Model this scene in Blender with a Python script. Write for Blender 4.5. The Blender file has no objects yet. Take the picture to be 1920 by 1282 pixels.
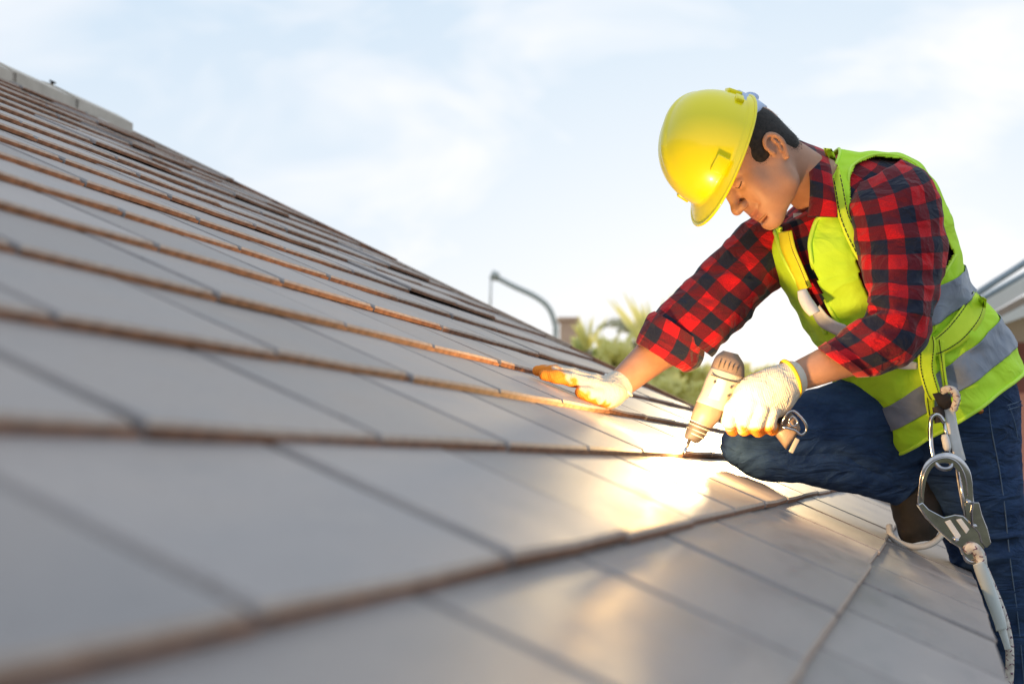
import bpy, bmesh, math, random
import numpy as np
from mathutils import Vector, Matrix, noise
from mathutils.bvhtree import BVHTree
random.seed(7); rng = np.random.default_rng(7)
scene = bpy.context.scene
COL = scene.collection

# ------------------------------------------------------------------ camera, world, sun, exposure
FPX = 55/36*1920.0; PITCH = math.atan(234/FPX); CAMH = 4.2
CAM = np.array([0, 0, CAMH]); CR = np.array([1., 0, 0])
CF = np.array([0, math.cos(PITCH), math.sin(PITCH)]); CU = np.array([0, -math.sin(PITCH), math.cos(PITCH)])
cam_data = bpy.data.cameras.new('camera'); cam = bpy.data.objects.new('camera', cam_data); COL.objects.link(cam)
cam.location = CAM; cam.rotation_euler = (math.pi/2+PITCH, 0, 0)
cam_data.lens = 55; cam_data.sensor_width = 36; cam_data.clip_start = .02; cam_data.clip_end = 5000
cam_data.dof.use_dof = True; cam_data.dof.focus_distance = 3.05; cam_data.dof.aperture_fstop = 4.3
scene.camera = cam

_e, _a = math.radians(7), math.radians(10.5)
SUN = np.array([math.cos(_e)*math.sin(_a), math.cos(_e)*math.cos(_a), math.sin(_e)]); SUN /= np.linalg.norm(SUN)
sun_el = math.asin(SUN[2]); sun_az = math.atan2(SUN[0], SUN[1])
world = bpy.data.worlds.new("World"); scene.world = world; world.use_nodes = True
nt = world.node_tree; nt.nodes.clear()
def N(nt, t, **kw):
    n = nt.nodes.new(t)
    for k, v in kw.items():
        if k.startswith('i_'): n.inputs[k[2:].replace('_', ' ')].default_value = v
        else: setattr(n, k, v)
    return n
def ramp(nt, stops, interp='LINEAR'):
    r = nt.nodes.new('ShaderNodeValToRGB'); r.color_ramp.interpolation = interp
    e = r.color_ramp.elements
    while len(e) < len(stops): e.new(.5)
    for el, (p, c) in zip(e, stops):
        el.position = p; el.color = tuple(c)+(1,) if not isinstance(c, (int, float)) else (c, c, c, 1)
    return r
bg = N(nt, 'ShaderNodeBackground'); bg.inputs['Strength'].default_value = .1
wo = N(nt, 'ShaderNodeOutputWorld'); nt.links.new(bg.outputs[0], wo.inputs[0])
sky = N(nt, 'ShaderNodeTexSky', sky_type='NISHITA', sun_disc=False, sun_elevation=sun_el, sun_rotation=sun_az,
        air_density=1.0, dust_density=1.2, ozone_density=1.5, altitude=50)
tc = N(nt, 'ShaderNodeTexCoord')
mp = N(nt, 'ShaderNodeMapping'); mp.inputs['Scale'].default_value = (1.0, 1.0, 2.1); mp.inputs['Location'].default_value = (.35, .2, .1)
nt.links.new(tc.outputs['Generated'], mp.inputs[0])
nz = N(nt, 'ShaderNodeTexNoise', i_Scale=6.0, i_Detail=4.0, i_Roughness=.5, i_Distortion=.4)
nt.links.new(mp.outputs[0], nz.inputs['Vector'])
cr = ramp(nt, [(.40, 0.0), (.50, .4), (.66, 1.0)]); nt.links.new(nz.outputs['Fac'], cr.inputs[0])
# thin cloud veil over the whole sky, thicker towards the horizon
sep = N(nt, 'ShaderNodeSeparateXYZ'); nt.links.new(tc.outputs['Generated'], sep.inputs[0])
hz = N(nt, 'ShaderNodeMapRange'); hz.inputs['From Min'].default_value = 0; hz.inputs['From Max'].default_value = .38
hz.inputs['To Min'].default_value = .95; hz.inputs['To Max'].default_value = 0.0
nt.links.new(sep.outputs['Z'], hz.inputs['Value'])
veil = N(nt, 'ShaderNodeMix', data_type='RGBA'); veil.inputs['A'].default_value = (5.6, 7.2, 8.8, 1); veil.inputs['B'].default_value = (8.9, 9.2, 9.7, 1)
mx0 = N(nt, 'ShaderNodeMath', operation='MAXIMUM'); nt.links.new(cr.outputs[0], mx0.inputs[0]); nt.links.new(hz.outputs[0], mx0.inputs[1])
nt.links.new(mx0.outputs[0], veil.inputs['Factor'])
mixw = N(nt, 'ShaderNodeMix', data_type='RGBA'); mixw.inputs['Factor'].default_value = .945
nt.links.new(sky.outputs[0], mixw.inputs['A']); nt.links.new(veil.outputs['Result'], mixw.inputs['B'])
nt.links.new(mixw.outputs['Result'], bg.inputs['Color'])

sl = bpy.data.lights.new('sun', 'SUN'); sl.energy = 2.1; sl.angle = math.radians(2.5); sl.color = (1, .74, .40)
so = bpy.data.objects.new('sun', sl); COL.objects.link(so)
so.rotation_euler = Vector(-SUN).to_track_quat('-Z', 'Y').to_euler()
scene.view_settings.view_transform = 'Standard'; scene.view_settings.look = 'None'
scene.view_settings.exposure = 0.12; scene.view_settings.gamma = 1.0; scene.view_settings.use_curve_mapping = False

# ------------------------------------------------------------------ helpers
def W(x, y, Z):
    """a point of the place seen in direction (x, y) of the 1920 px frame, Z metres ahead"""
    return CAM + Z*((x-960)/FPX*CR - (y-641)/FPX*CU + CF)
def proj(P):
    d = np.asarray(P, float)-CAM; z = d@CF
    return np.stack([960+FPX*(d@CR)/z, 641-FPX*(d@CU)/z, z], -1)
def wd(dx, dy, dz=0):  # direction: image right, image down, away
    return dx*CR - dy*CU + dz*CF
def tag(o, label=None, cat=None, group=None, kind=None):
    if label: o['label'] = label
    if cat: o['category'] = cat
    if group: o['group'] = group
    if kind: o['kind'] = kind
    return o
def empty(name, loc, label=None, cat=None, group=None):
    o = bpy.data.objects.new(name, None); COL.objects.link(o); o.location = loc; o.empty_display_size = .1
    return tag(o, label, cat, group)
def link(name, me, mats, parent=None, smooth=True):
    if not isinstance(mats, (list, tuple)): mats = [mats]
    for m in mats: me.materials.append(m)
    if smooth:
        me.polygons.foreach_set('use_smooth', [True]*len(me.polygons))
    o = bpy.data.objects.new(name, me); COL.objects.link(o)
    if parent is not None:
        o.parent = parent
        if parent.type == 'EMPTY': o.matrix_parent_inverse = Matrix.Translation(parent.location).inverted()
    return o
def mesh(verts, faces, name='m'):
    me = bpy.data.meshes.new(name); me.from_pydata([tuple(map(float, v)) for v in verts], [], [tuple(int(i) for i in f) for f in faces]); me.update()
    return me
def catmull(a, n):
    a = np.asarray(a, float); k = len(a); out = []
    t = np.linspace(0, k-1, n)
    for s in t:
        i = min(int(s), k-2); f = s-i
        p0 = a[i-1] if i > 0 else 2*a[0]-a[1]; p1 = a[i]; p2 = a[i+1]; p3 = a[i+2] if i+2 < k else 2*a[-1]-a[-2]
        out.append(.5*((2*p1)+(-p0+p2)*f+(2*p0-5*p1+4*p2-p3)*f*f+(-p0+3*p1-3*p2+p3)*f**3))
    return np.array(out)
def grid_faces(n, m, wrap=True):
    F = []
    for i in range(n-1):
        for j in range(m if wrap else m-1):
            j2 = (j+1) % m
            F.append((i*m+j, i*m+j2, (i+1)*m+j2, (i+1)*m+j))
    return F
def uvset(me, uv):
    l = me.uv_layers.new(name='UVMap')
    idx = np.zeros(len(me.loops), int); me.loops.foreach_get('vertex_index', idx)
    l.data.foreach_set('uv', uv[idx].astype(np.float32).ravel())
def loft_pts(rings, n, m, disp=None, sup=1.0, offs=0.0):
    """rings: (Lx,Ly,Rx,Ry,Z,t,sagx,sagy[,dZ]) -> closed cross sections; returns grid (n,m,3), uv (n,m,2)"""
    A = np.array([tuple(r)+(0,)*(9-len(r)) for r in rings], float)
    A = catmull(A, n); G = np.zeros((n, m, 3)); uv = np.zeros((n, m, 2)); v = 0; prev = None
    for i, (lx, ly, rx, ry, Z, t, sx, sy, dz) in enumerate(A):
        L = W(lx, ly, Z-dz); R = W(rx, ry, Z+dz); C = (L+R)/2; a = (R-L)/2
        B = W((lx+rx)/2+sx, (ly+ry)/2+sy, Z-t)-C
        if prev is not None: v += np.linalg.norm(C-prev)
        prev = C
        th = np.linspace(0, 2*math.pi, m, endpoint=False)-math.pi/2   # seam at the far side
        c, s = np.cos(th), np.sin(th)
        if sup != 1: c = np.sign(c)*abs(c)**sup; s = np.sign(s)*abs(s)**sup
        la, lb = np.linalg.norm(a), np.linalg.norm(B)
        ring = C + np.outer(c*(1+offs/la), a) + np.outer(s*(1+offs/lb), B)
        G[i] = ring; per = np.linalg.norm(np.diff(np.vstack([ring, ring[:1]]), axis=0), axis=1)
        uv[i, :, 0] = np.concatenate([[0], np.cumsum(per)[:-1]])-per.sum()/2
        uv[i, :, 1] = v
    if disp:
        nrm = grid_normals(G)
        for i in range(n):
            for j in range(m):
                G[i, j] += nrm[i, j]*disp(i/(n-1), j/m, uv[i, j], G[i, j])
    return G, uv
def grid_normals(G):
    du = np.roll(G, -1, 1)-np.roll(G, 1, 1); dv = np.gradient(G, axis=0)
    n = np.cross(du, dv); n /= np.linalg.norm(n, axis=-1, keepdims=True)+1e-9
    c = G.mean(axis=1, keepdims=True)
    s = np.sign(((G-c)*n).sum(-1).mean()); return n*(s or 1)
def loft(name, rings, mats, parent, n=60, m=40, disp=None, caps=True, sup=1.0, keep=None, thick=0.0, rawmesh=False):
    G, uv = loft_pts(rings, n, m, disp, sup)
    V = G.reshape(-1, 3); F = grid_faces(n, m); UV = uv.reshape(-1, 2)
    if keep is not None: F = [f for f in F if keep(f[0]//m/(n-1), (f[0] % m)/m, V[list(f)].mean(0))]
    if caps:
        V = np.vstack([V, G[0].mean(0), G[-1].mean(0)]); UV = np.vstack([UV, UV[0], UV[-1]])
        a, b = len(V)-2, len(V)-1
        F += [(a, (j+1) % m, j) for j in range(m)]+[(b, (n-1)*m+j, (n-1)*m+(j+1) % m) for j in range(m)]
    me = mesh(V, F); uvset(me, UV)
    fix_normals(me)
    if rawmesh: return me
    o = link(name, me, mats, parent)
    if thick: solid(o, thick)
    return o
def fix_normals(me):
    bm = bmesh.new(); bm.from_mesh(me); bmesh.ops.recalc_face_normals(bm, faces=bm.faces); bm.to_mesh(me); bm.free()
def solid(o, t, off=-1):
    md = o.modifiers.new('solid', 'SOLIDIFY'); md.thickness = t; md.offset = off
def nfold(p, s, seed=0.0):
    return noise.noise(Vector((p[0]*s+seed, p[1]*s-seed, p[2]*s+seed*.5)))
def ridge(p, s, seed=0.0):
    return 1-abs(noise.noise(Vector((p[0]*s+seed, p[1]*s, p[2]*s))))*2
def tube(pts, r, k=10, closed=False, cap=True, sub=1):
    """verts, faces of a tube; r scalar or list"""
    P = np.asarray(pts, float)
    if sub > 1: 
        rr = np.asarray(r, float)*np.ones(len(P))
        Q = catmull(np.column_stack([P, rr]), (len(P)-1)*sub+1); P = Q[:, :3]; r = Q[:, 3]
    n = len(P); r = np.asarray(r, float)*np.ones(n)
    T = np.roll(P, -1, 0)-np.roll(P, 1, 0) if closed else np.gradient(P, axis=0)
    T /= np.linalg.norm(T, axis=1, keepdims=True)+1e-12
    a = np.cross(T[0], [0, 0, 1.]);
    if np.linalg.norm(a) < .1: a = np.cross(T[0], [0, 1., 0])
    V = []
    for i in range(n):
        a = a-T[i]*(a@T[i]); a /= np.linalg.norm(a); b = np.cross(T[i], a)
        for j in range(k):
            q = 2*math.pi*j/k; V.append(P[i]+r[i]*(math.cos(q)*a+math.sin(q)*b))
    F = grid_faces(n, k)
    if closed: F += [((n-1)*k+j, (n-1)*k+(j+1) % k, (j+1) % k, j) for j in range(k)]
    elif cap: F += [tuple(range(k))[::-1], tuple((n-1)*k+j for j in range(k))]
    return V, F
class MB:
    def __init__(s): s.V = []; s.F = []; s.M = []
    def add(s, V, F, mi=0):
        o = len(s.V); s.V += [tuple(v) for v in V]; s.F += [tuple(i+o for i in f) for f in F]; s.M += [mi]*len(F); return s
    def tube(s, pts, r, k=10, closed=False, sub=1, mi=0): return s.add(*tube(pts, r, k, closed, True, sub), mi)
    def box(s, c, ax, mi=0):
        """c centre, ax three half-axis vectors"""
        c = np.asarray(c, float); ax = [np.asarray(a, float) for a in ax]
        V = [c+i*ax[0]+j*ax[1]+k*ax[2] for i in (-1, 1) for j in (-1, 1) for k in (-1, 1)]
        return s.add(V, [(0, 1, 3, 2), (4, 6, 7, 5), (0, 4, 5, 1), (2, 3, 7, 6), (0, 2, 6, 4), (1, 5, 7, 3)], mi)
    def prism(s, poly, d, mi=0):
        """poly: list of 3d points, d: extrusion vector"""
        n = len(poly); P = [np.asarray(p, float) for p in poly]
        V = P+[p+d for p in P]
        return s.add(V, [tuple(range(n))[::-1], tuple(range(n, 2*n))]+[(i, (i+1) % n, n+(i+1) % n, n+i) for i in range(n)], mi)
    def build(s, name, mats, parent=None, smooth=True, bevel=0.0, fix=True):
        me = mesh(s.V, s.F)
        me.polygons.foreach_set('material_index', s.M)
        if fix: fix_normals(me)
        o = link(name, me, mats, parent, smooth)
        if bevel:
            b = o.modifiers.new('bevel', 'BEVEL'); b.width = bevel; b.segments = 2; b.limit_method = 'ANGLE'
        return o

# --- signed distance bodies
class SDF:
    def __init__(s): s.ops = []
    def ell(s, c, r, k=.01, op='u', R=None): s.ops.append(('e', np.array(c, float), np.array(r, float), k, op, R)); return s
    def cap(s, a, b, ra, rb=None, k=.01, op='u'): s.ops.append(('c', np.array(a, float), np.array(b, float), (ra, ra if rb is None else rb), k, op)); return s
    def path(s, pts, rs, k=.01, op='u'):
        for i in range(len(pts)-1): s.cap(pts[i], pts[i+1], rs[i], rs[i+1], k, op)
        return s
    def __call__(s, P):
        d = np.full(P.shape[:-1], 1e3, np.float32)
        for o in s.ops:
            if o[0] == 'e':
                _, c, r, k, op, R = o; q = P-c.astype(np.float32)
                if R is not None: q = q@R.astype(np.float32)
                k0 = np.linalg.norm(q/r.astype(np.float32), axis=-1); k1 = np.linalg.norm(q/(r*r).astype(np.float32), axis=-1)+1e-6
                e = k0*(k0-1)/k1
            else:
                _, a, b, (ra, rb), k, op = o; ba = (b-a).astype(np.float32); q = P-a.astype(np.float32)
                h = np.clip((q@ba)/(ba@ba+1e-12), 0, 1)
                e = np.linalg.norm(q-h[..., None]*ba, axis=-1)-(ra+(rb-ra)*h)
            if op == 'u':
                h = np.clip(.5+.5*(e-d)/k, 0, 1); d = e*(1-h)+d*h-k*h*(1-h)
            else:
                h = np.clip(.5-.5*(d+e)/k, 0, 1); d = d*(1-h)+(-e)*h+k*h*(1-h)
            d = d.astype(np.float32)
        return d
def nets(f, lo, hi, h, sm=2):
    lo = np.array(lo, float); hi = np.array(hi, float); nn = np.maximum(((hi-lo)/h).astype(int)+2, 3)
    ax = [lo[i]+h*np.arange(nn[i]) for i in range(3)]
    D = np.empty(nn, np.float32)
    for i in range(0, nn[0], 16):
        X = np.stack(np.meshgrid(ax[0][i:i+16], ax[1], ax[2], indexing='ij'), -1).astype(np.float32); D[i:i+16] = f(X)
    cs = [D[a:nn[0]-1+a, b:nn[1]-1+b, c:nn[2]-1+c] for a in (0, 1) for b in (0, 1) for c in (0, 1)]
    ins = sum((c < 0).astype(int) for c in cs); mask = (ins > 0) & (ins < 8)
    idx = -np.ones(mask.shape, int); idx[mask] = np.arange(mask.sum()); ijk = np.argwhere(mask)
    cv = np.stack([c[mask] for c in cs], -1); off = np.array([(a, b, c) for a in (0, 1) for b in (0, 1) for c in (0, 1)], float)
    acc = np.zeros((len(ijk), 3)); cnt = np.zeros(len(ijk))
    for p in range(8):
        for q in range(p+1, 8):
            if abs(off[p]-off[q]).sum() != 1: continue
            a, b = cv[:, p], cv[:, q]; m = (a < 0) != (b < 0); t = a/(a-b+1e-12)
            acc[m] += (off[p]+(off[q]-off[p])*t[:, None])[m]; cnt[m] += 1
    V = lo+h*(ijk+acc/cnt[:, None]); F = []
    S = D < 0
    for axn in range(3):
        s0 = [slice(None)]*3; s1 = [slice(None)]*3; s0[axn] = slice(0, -1); s1[axn] = slice(1, None)
        E = S[tuple(s0)] != S[tuple(s1)]; e = np.argwhere(E); b, c = (axn+1) % 3, (axn+2) % 3
        ok = (e[:, b] > 0) & (e[:, c] > 0) & (e[:, b] < nn[b]-1) & (e[:, c] < nn[c]-1); e = e[ok]
        def cell(db, dc):
            g = e.copy(); g[:, b] += db; g[:, c] += dc; return idx[g[:, 0], g[:, 1], g[:, 2]]
        q = np.stack([cell(-1, -1), cell(0, -1), cell(0, 0), cell(-1, 0)], -1)
        fl = S[e[:, 0], e[:, 1], e[:, 2]]; q[~fl] = q[~fl][:, ::-1]; q = q[(q >= 0).all(1)]; F.append(q)
    F = np.vstack(F); E = np.vstack([F[:, [0, 1]], F[:, [1, 2]], F[:, [2, 3]], F[:, [3, 0]]])
    for lam in (.55, .55, .4)[:sm]:
        A = np.zeros_like(V); C = np.zeros(len(V))
        for c in range(3): A[:, c] = np.bincount(E[:, 0], V[E[:, 1], c], len(V))+np.bincount(E[:, 1], V[E[:, 0], c], len(V))
        C = np.bincount(E[:, 0], minlength=len(V))+np.bincount(E[:, 1], minlength=len(V)); V = V*(1-lam)+lam*A/np.maximum(C, 1)[:, None]
    return V, F
def nmesh(V, F):
    me = bpy.data.meshes.new('m'); me.vertices.add(len(V)); me.vertices.foreach_set('co', np.asarray(V, np.float32).ravel())
    me.loops.add(F.size); me.loops.foreach_set('vertex_index', F.astype(np.int32).ravel())
    me.polygons.add(len(F)); me.polygons.foreach_set('loop_start', np.arange(0, F.size, 4, dtype=np.int32))
    me.update(calc_edges=True); me.validate(); return me
def vcol(me, name, cols):
    a = me.color_attributes.new(name, 'FLOAT_COLOR', 'POINT')
    c = np.ones((len(me.vertices), 4), np.float32); c[:, :3] = cols; a.data.foreach_set('color', c.ravel())

# ------------------------------------------------------------------ materials
def mat(name, col=(.5, .5, .5), rough=.6, metal=0.0, spec=.5, sss=0.0):
    m = bpy.data.materials.new(name); m.use_nodes = True; b = m.node_tree.nodes['Principled BSDF']
    b.inputs['Base Color'].default_value = tuple(col)+(1,); b.inputs['Roughness'].default_value = rough
    b.inputs['Metallic'].default_value = metal; b.inputs['Specular IOR Level'].default_value = spec
    if sss: b.inputs['Subsurface Weight'].default_value = sss; b.inputs['Subsurface Radius'].default_value = (.012, .005, .003); b.inputs['Subsurface Scale'].default_value = 1
    return m
def P(m): return m.node_tree.nodes['Principled BSDF']
def coords(nt, kind='Object', scale=(1, 1, 1), rot=(0, 0, 0)):
    t = N(nt, 'ShaderNodeTexCoord'); mpn = N(nt, 'ShaderNodeMapping'); mpn.inputs['Scale'].default_value = scale; mpn.inputs['Rotation'].default_value = rot
    nt.links.new(t.outputs[kind], mpn.inputs[0]); return mpn.outputs[0]
def noisy(m, c1, c2, scale=5, detail=5, lo=.3, hi=.7, bump=0.0, bscale=None, kind='Object', stretch=(1, 1, 1), bdist=.001, rough=None):
    nt = m.node_tree; b = P(m); v = coords(nt, kind, stretch)
    n = N(nt, 'ShaderNodeTexNoise', i_Scale=scale, i_Detail=detail, i_Roughness=.6); nt.links.new(v, n.inputs['Vector'])
    r = ramp(nt, [(lo, c1), (hi, c2)]); nt.links.new(n.outputs['Fac'], r.inputs[0]); nt.links.new(r.outputs[0], b.inputs['Base Color'])
    if rough:
        rr = ramp(nt, [(.3, rough[0]), (.7, rough[1])]); nt.links.new(n.outputs['Fac'], rr.inputs[0]); nt.links.new(rr.outputs[0], b.inputs['Roughness'])
    if bump:
        n2 = N(nt, 'ShaderNodeTexNoise', i_Scale=bscale or scale*6, i_Detail=4.0); nt.links.new(v, n2.inputs['Vector'])
        bp = N(nt, 'ShaderNodeBump', i_Strength=bump, i_Distance=bdist); nt.links.new(n2.outputs['Fac'], bp.inputs['Height']); nt.links.new(bp.outputs[0], b.inputs['Normal'])
    return m
M = {}
def tile_mat():
    m = mat('tile_top', (.42, .39, .38), .42); nt = m.node_tree; b = P(m)
    oi = N(nt, 'ShaderNodeObjectInfo')
    v = coords(nt, 'Object', (1, 1, 1))
    ad = N(nt, 'ShaderNodeVectorMath', operation='ADD'); cb = N(nt, 'ShaderNodeCombineXYZ'); ml = N(nt, 'ShaderNodeMath', operation='MULTIPLY'); ml.inputs[1].default_value = 40
    nt.links.new(oi.outputs['Random'], ml.inputs[0]); nt.links.new(ml.outputs[0], cb.inputs[0]); nt.links.new(ml.outputs[0], cb.inputs[2])
    nt.links.new(v, ad.inputs[0]); nt.links.new(cb.outputs[0], ad.inputs[1])
    st = N(nt, 'ShaderNodeMapping'); st.inputs['Scale'].default_value = (3, 9, 3); nt.links.new(ad.outputs[0], st.inputs[0])
    n1 = N(nt, 'ShaderNodeTexNoise', i_Scale=2.0, i_Detail=5.0, i_Roughness=.62); nt.links.new(st.outputs[0], n1.inputs['Vector'])
    r1 = ramp(nt, [(.28, (.22, .195, .192)), (.5, (.285, .25, .242)), (.66, (.305, .268, .256)), (.80, (.41, .365, .335))]); nt.links.new(n1.outputs['Fac'], r1.inputs[0])
    hs = N(nt, 'ShaderNodeHueSaturation'); mr = N(nt, 'ShaderNodeMapRange'); mr.inputs['To Min'].default_value = .82; mr.inputs['To Max'].default_value = 1.14
    nt.links.new(oi.outputs['Random'], mr.inputs['Value']); nt.links.new(mr.outputs[0], hs.inputs['Value']); nt.links.new(r1.outputs[0], hs.inputs['Color'])
    n3 = N(nt, 'ShaderNodeTexNoise', i_Scale=140.0, i_Detail=3.0); nt.links.new(ad.outputs[0], n3.inputs['Vector'])
    sp = ramp(nt, [(.28, (.55, .5, .47)), (.36, (1, 1, 1))]); nt.links.new(n3.outputs['Fac'], sp.inputs[0])
    mu = N(nt, 'ShaderNodeMix', data_type='RGBA', blend_type='MULTIPLY'); mu.inputs['Factor'].default_value = .8
    nt.links.new(hs.outputs[0], mu.inputs['A']); nt.links.new(sp.outputs[0], mu.inputs['B']); nt.links.new(mu.outputs['Result'], b.inputs['Base Color'])
    rr = ramp(nt, [(.3, .42), (.7, .56)]); nt.links.new(n1.outputs['Fac'], rr.inputs[0]); nt.links.new(rr.outputs[0], b.inputs['Roughness'])
    bp = N(nt, 'ShaderNodeBump', i_Strength=.25, i_Distance=.001); nt.links.new(n3.outputs['Fac'], bp.inputs['Height']); nt.links.new(bp.outputs[0], b.inputs['Normal'])
    return m
M['tile'] = tile_mat()
M['riser'] = noisy(mat('tile_edge', (.3, .14, .07), .75), (.13, .06, .036), (.38, .18, .10), 30, 4, bump=.5, bscale=200)
M['chamfer'] = noisy(mat('tile_lit_chamfer', rough=.6), (.33, .24, .19), (.50, .40, .33), 40, 4)  # paler tan puts the lit line of the bevel into the colour
M['groove'] = mat('tile_channel', (.075, .06, .06), .8)
M['deck'] = mat('roof_underlay', (.05, .04, .035), .9)
M['cap'] = noisy(mat('ridge_cap_paint', (.4, .38, .36), .5), (.42, .37, .31), (.55, .49, .42), 12)
M['render'] = noisy(mat('wall_render', (.6, .56, .5), .9), (.55, .5, .44), (.66, .61, .54), 3)
def plaid():
    m = mat('plaid_flannel', rough=.85, spec=.2); nt = m.node_tree; b = P(m)
    uv = N(nt, 'ShaderNodeTexCoord'); sp = N(nt, 'ShaderNodeSeparateXYZ')
    ns = N(nt, 'ShaderNodeTexNoise', i_Scale=9.0, i_Detail=2.0); nt.links.new(uv.outputs['UV'], ns.inputs['Vector'])
    vs = N(nt, 'ShaderNodeVectorMath', operation='MULTIPLY_ADD'); vs.inputs[1].default_value = (.012,)*3
    nt.links.new(ns.outputs['Color'], vs.inputs[0]); nt.links.new(uv.outputs['UV'], vs.inputs[2]); nt.links.new(vs.outputs[0], sp.inputs[0])
    def stripe(o):
        a = N(nt, 'ShaderNodeMath', operation='MULTIPLY'); a.inputs[1].default_value = 1/.065; nt.links.new(o, a.inputs[0])
        f = N(nt, 'ShaderNodeMath', operation='FRACT'); nt.links.new(a.outputs[0], f.inputs[0])
        r = ramp(nt, [(0, 0.0), (.48, 0.0), (.5, 1.0), (.98, 1.0), (1, 0.0)]); nt.links.new(f.outputs[0], r.inputs[0]); return r.outputs[0]
    s = N(nt, 'ShaderNodeMath', operation='ADD'); nt.links.new(stripe(sp.outputs[0]), s.inputs[0]); nt.links.new(stripe(sp.outputs[1]), s.inputs[1])
    h = N(nt, 'ShaderNodeMath', operation='MULTIPLY'); h.inputs[1].default_value = .5; nt.links.new(s.outputs[0], h.inputs[0])
    r = ramp(nt, [(0, (.50, .006, .014)), (.25, (.50, .006, .014)), (.27, (.13, .006, .015)), (.73, (.13, .006, .015)), (.75, (.010, .014, .034)), (1, (.010, .014, .034))])
    nt.links.new(h.outputs[0], r.inputs[0])
    fz = N(nt, 'ShaderNodeTexNoise', i_Scale=450.0, i_Detail=2.0); nt.links.new(uv.outputs['UV'], fz.inputs['Vector'])
    fr = ramp(nt, [(.3, .72), (.7, 1.2)]); nt.links.new(fz.outputs['Fac'], fr.inputs[0])
    mu = N(nt, 'ShaderNodeMix', data_type='RGBA', blend_type='MULTIPLY'); mu.inputs['Factor'].default_value = 1
    nt.links.new(r.outputs[0], mu.inputs['A']); nt.links.new(fr.outputs[0], mu.inputs['B']); nt.links.new(mu.outputs['Result'], b.inputs['Base Color'])
    bp = N(nt, 'ShaderNodeBump', i_Strength=.4, i_Distance=.0008); nt.links.new(fz.outputs['Fac'], bp.inputs['Height']); nt.links.new(bp.outputs[0], b.inputs['Normal'])
    b.inputs['Sheen Weight'].default_value = .15
    return m
M['plaid'] = plaid()
def mesh_cloth():
    m = noisy(mat('hi_vis_knit', rough=.7, spec=.3), (.46, .80, .03), (.60, .90, .05), 7, 3, bump=.5, bscale=260)
    P(m).inputs['Transmission Weight'].default_value = 0; return m
M['vest'] = mesh_cloth()
M['strap'] = noisy(mat('harness_webbing', rough=.6, spec=.3), (.60, .85, .03), (.74, .95, .05), 20, 3, bump=.4, bscale=500)
M['strap_y'] = noisy(mat('chest_webbing', rough=.6, spec=.3), (.70, .68, .02), (.80, .78, .04), 20, 3, bump=.4, bscale=500)
M['trim'] = mat('vest_piping', (.58, .9, .06), .5)
M['reflect'] = noisy(mat('reflective_tape', rough=.38), (.16, .19, .26), (.24, .27, .34), 14, 3, bump=.2, bscale=300)
M['stitch'] = mat('black_thread', (.01, .012, .02), .8)
M['blackweb'] = noisy(mat('black_sleeve', rough=.8), (.012, .01, .012), (.03, .022, .022), 60, 3)
M['denim'] = noisy(mat('denim', rough=.85, spec=.2), (.010, .028, .085), (.035, .075, .18), 14, 9, bump=.8, bscale=420, stretch=(1, 1, 2.2))
M['seam'] = mat('denim_thread', (.10, .16, .28), .8)
M['skin'] = noisy(mat('skin', rough=.5, spec=.4, sss=.08), (.37, .18, .11), (.50, .27, .175), 16, 7, bump=.35, bscale=420, rough=(.42, .6))
M['lip'] = mat('lips', (.36, .145, .10), .45, sss=.1)
M['hair'] = noisy(mat('hair', rough=.6, spec=.3), (.006, .005, .005), (.028, .02, .017), 120, 4, bump=.8, bscale=350)
M['shell'] = mat('helmet_shell', (.90, .74, .004), .28)
noisy(M['shell'], (.92, .79, .003), (.95, .83, .006), 3, 2, bump=.03, bscale=60); P(M['shell']).inputs['Coat Weight'].default_value = .3
M['susp'] = mat('suspension_plastic', (.42, .52, .75), .4, sss=.2)
M['black'] = mat('black_rubber', (.015, .013, .014), .7)
M['white'] = mat('white_cotton', (.78, .77, .76), .8)
M['steel'] = noisy(mat('polished_steel', (.7, .7, .72), .16, 1.0), (.36, .36, .40), (.60, .60, .62), 30, 3)
M['rope'] = noisy(mat('rope', rough=.85), (.45, .40, .38), (.75, .72, .68), 70, 2, bump=.8, bscale=300)
M['rope_mark'] = mat('rope_marker_thread', (.16, .06, .12), .85)
M['sleeve'] = mat('clear_sleeve', (.72, .78, .80), .2); P(M['sleeve']).inputs['Transmission Weight'].default_value = .35
M['lanyard'] = noisy(mat('lanyard_webbing', rough=.6), (.62, .62, .64), (.72, .72, .74), 50, 3)
M['shoe'] = noisy(mat('shoe_canvas', rough=.8), (.007, .006, .006), (.018, .013, .012), 40, 3)
M['sole'] = noisy(mat('shoe_rubber', rough=.6), (.50, .47, .44), (.66, .62, .58), 20, 3)
def glove():
    m = mat('knit_glove', rough=.8, spec=.25); nt = m.node_tree; b = P(m)
    a = N(nt, 'ShaderNodeVertexColor', layer_name='Col'); nt.links.new(a.outputs[0], b.inputs['Base Color'])
    w = N(nt, 'ShaderNodeTexWave', i_Scale=110.0, i_Distortion=2.5, i_Detail=1.0); v = coords(nt, 'Object', (1, .3, .5), (0, .5, .6)); nt.links.new(v, w.inputs['Vector'])
    bp = N(nt, 'ShaderNodeBump', i_Strength=.3, i_Distance=.0009); nt.links.new(w.outputs['Fac'], bp.inputs['Height']); nt.links.new(bp.outputs[0], b.inputs['Normal'])
    return m
M['glove'] = glove()
M['cuff'] = mat('glove_cuff_yellow', (.85, .55, .02), .7)
M['tool_grey'] = noisy(mat('tool_plastic_grey', rough=.45), (.26, .25, .24), (.36, .34, .32), 18, bump=.2, bscale=300)
M['tool_brown'] = noisy(mat('tool_plastic_brown', rough=.5), (.17, .12, .095), (.24, .175, .14), 20, bump=.2, bscale=300)
M['tool_dark'] = mat('tool_rubber', (.05, .04, .04), .7)
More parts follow.
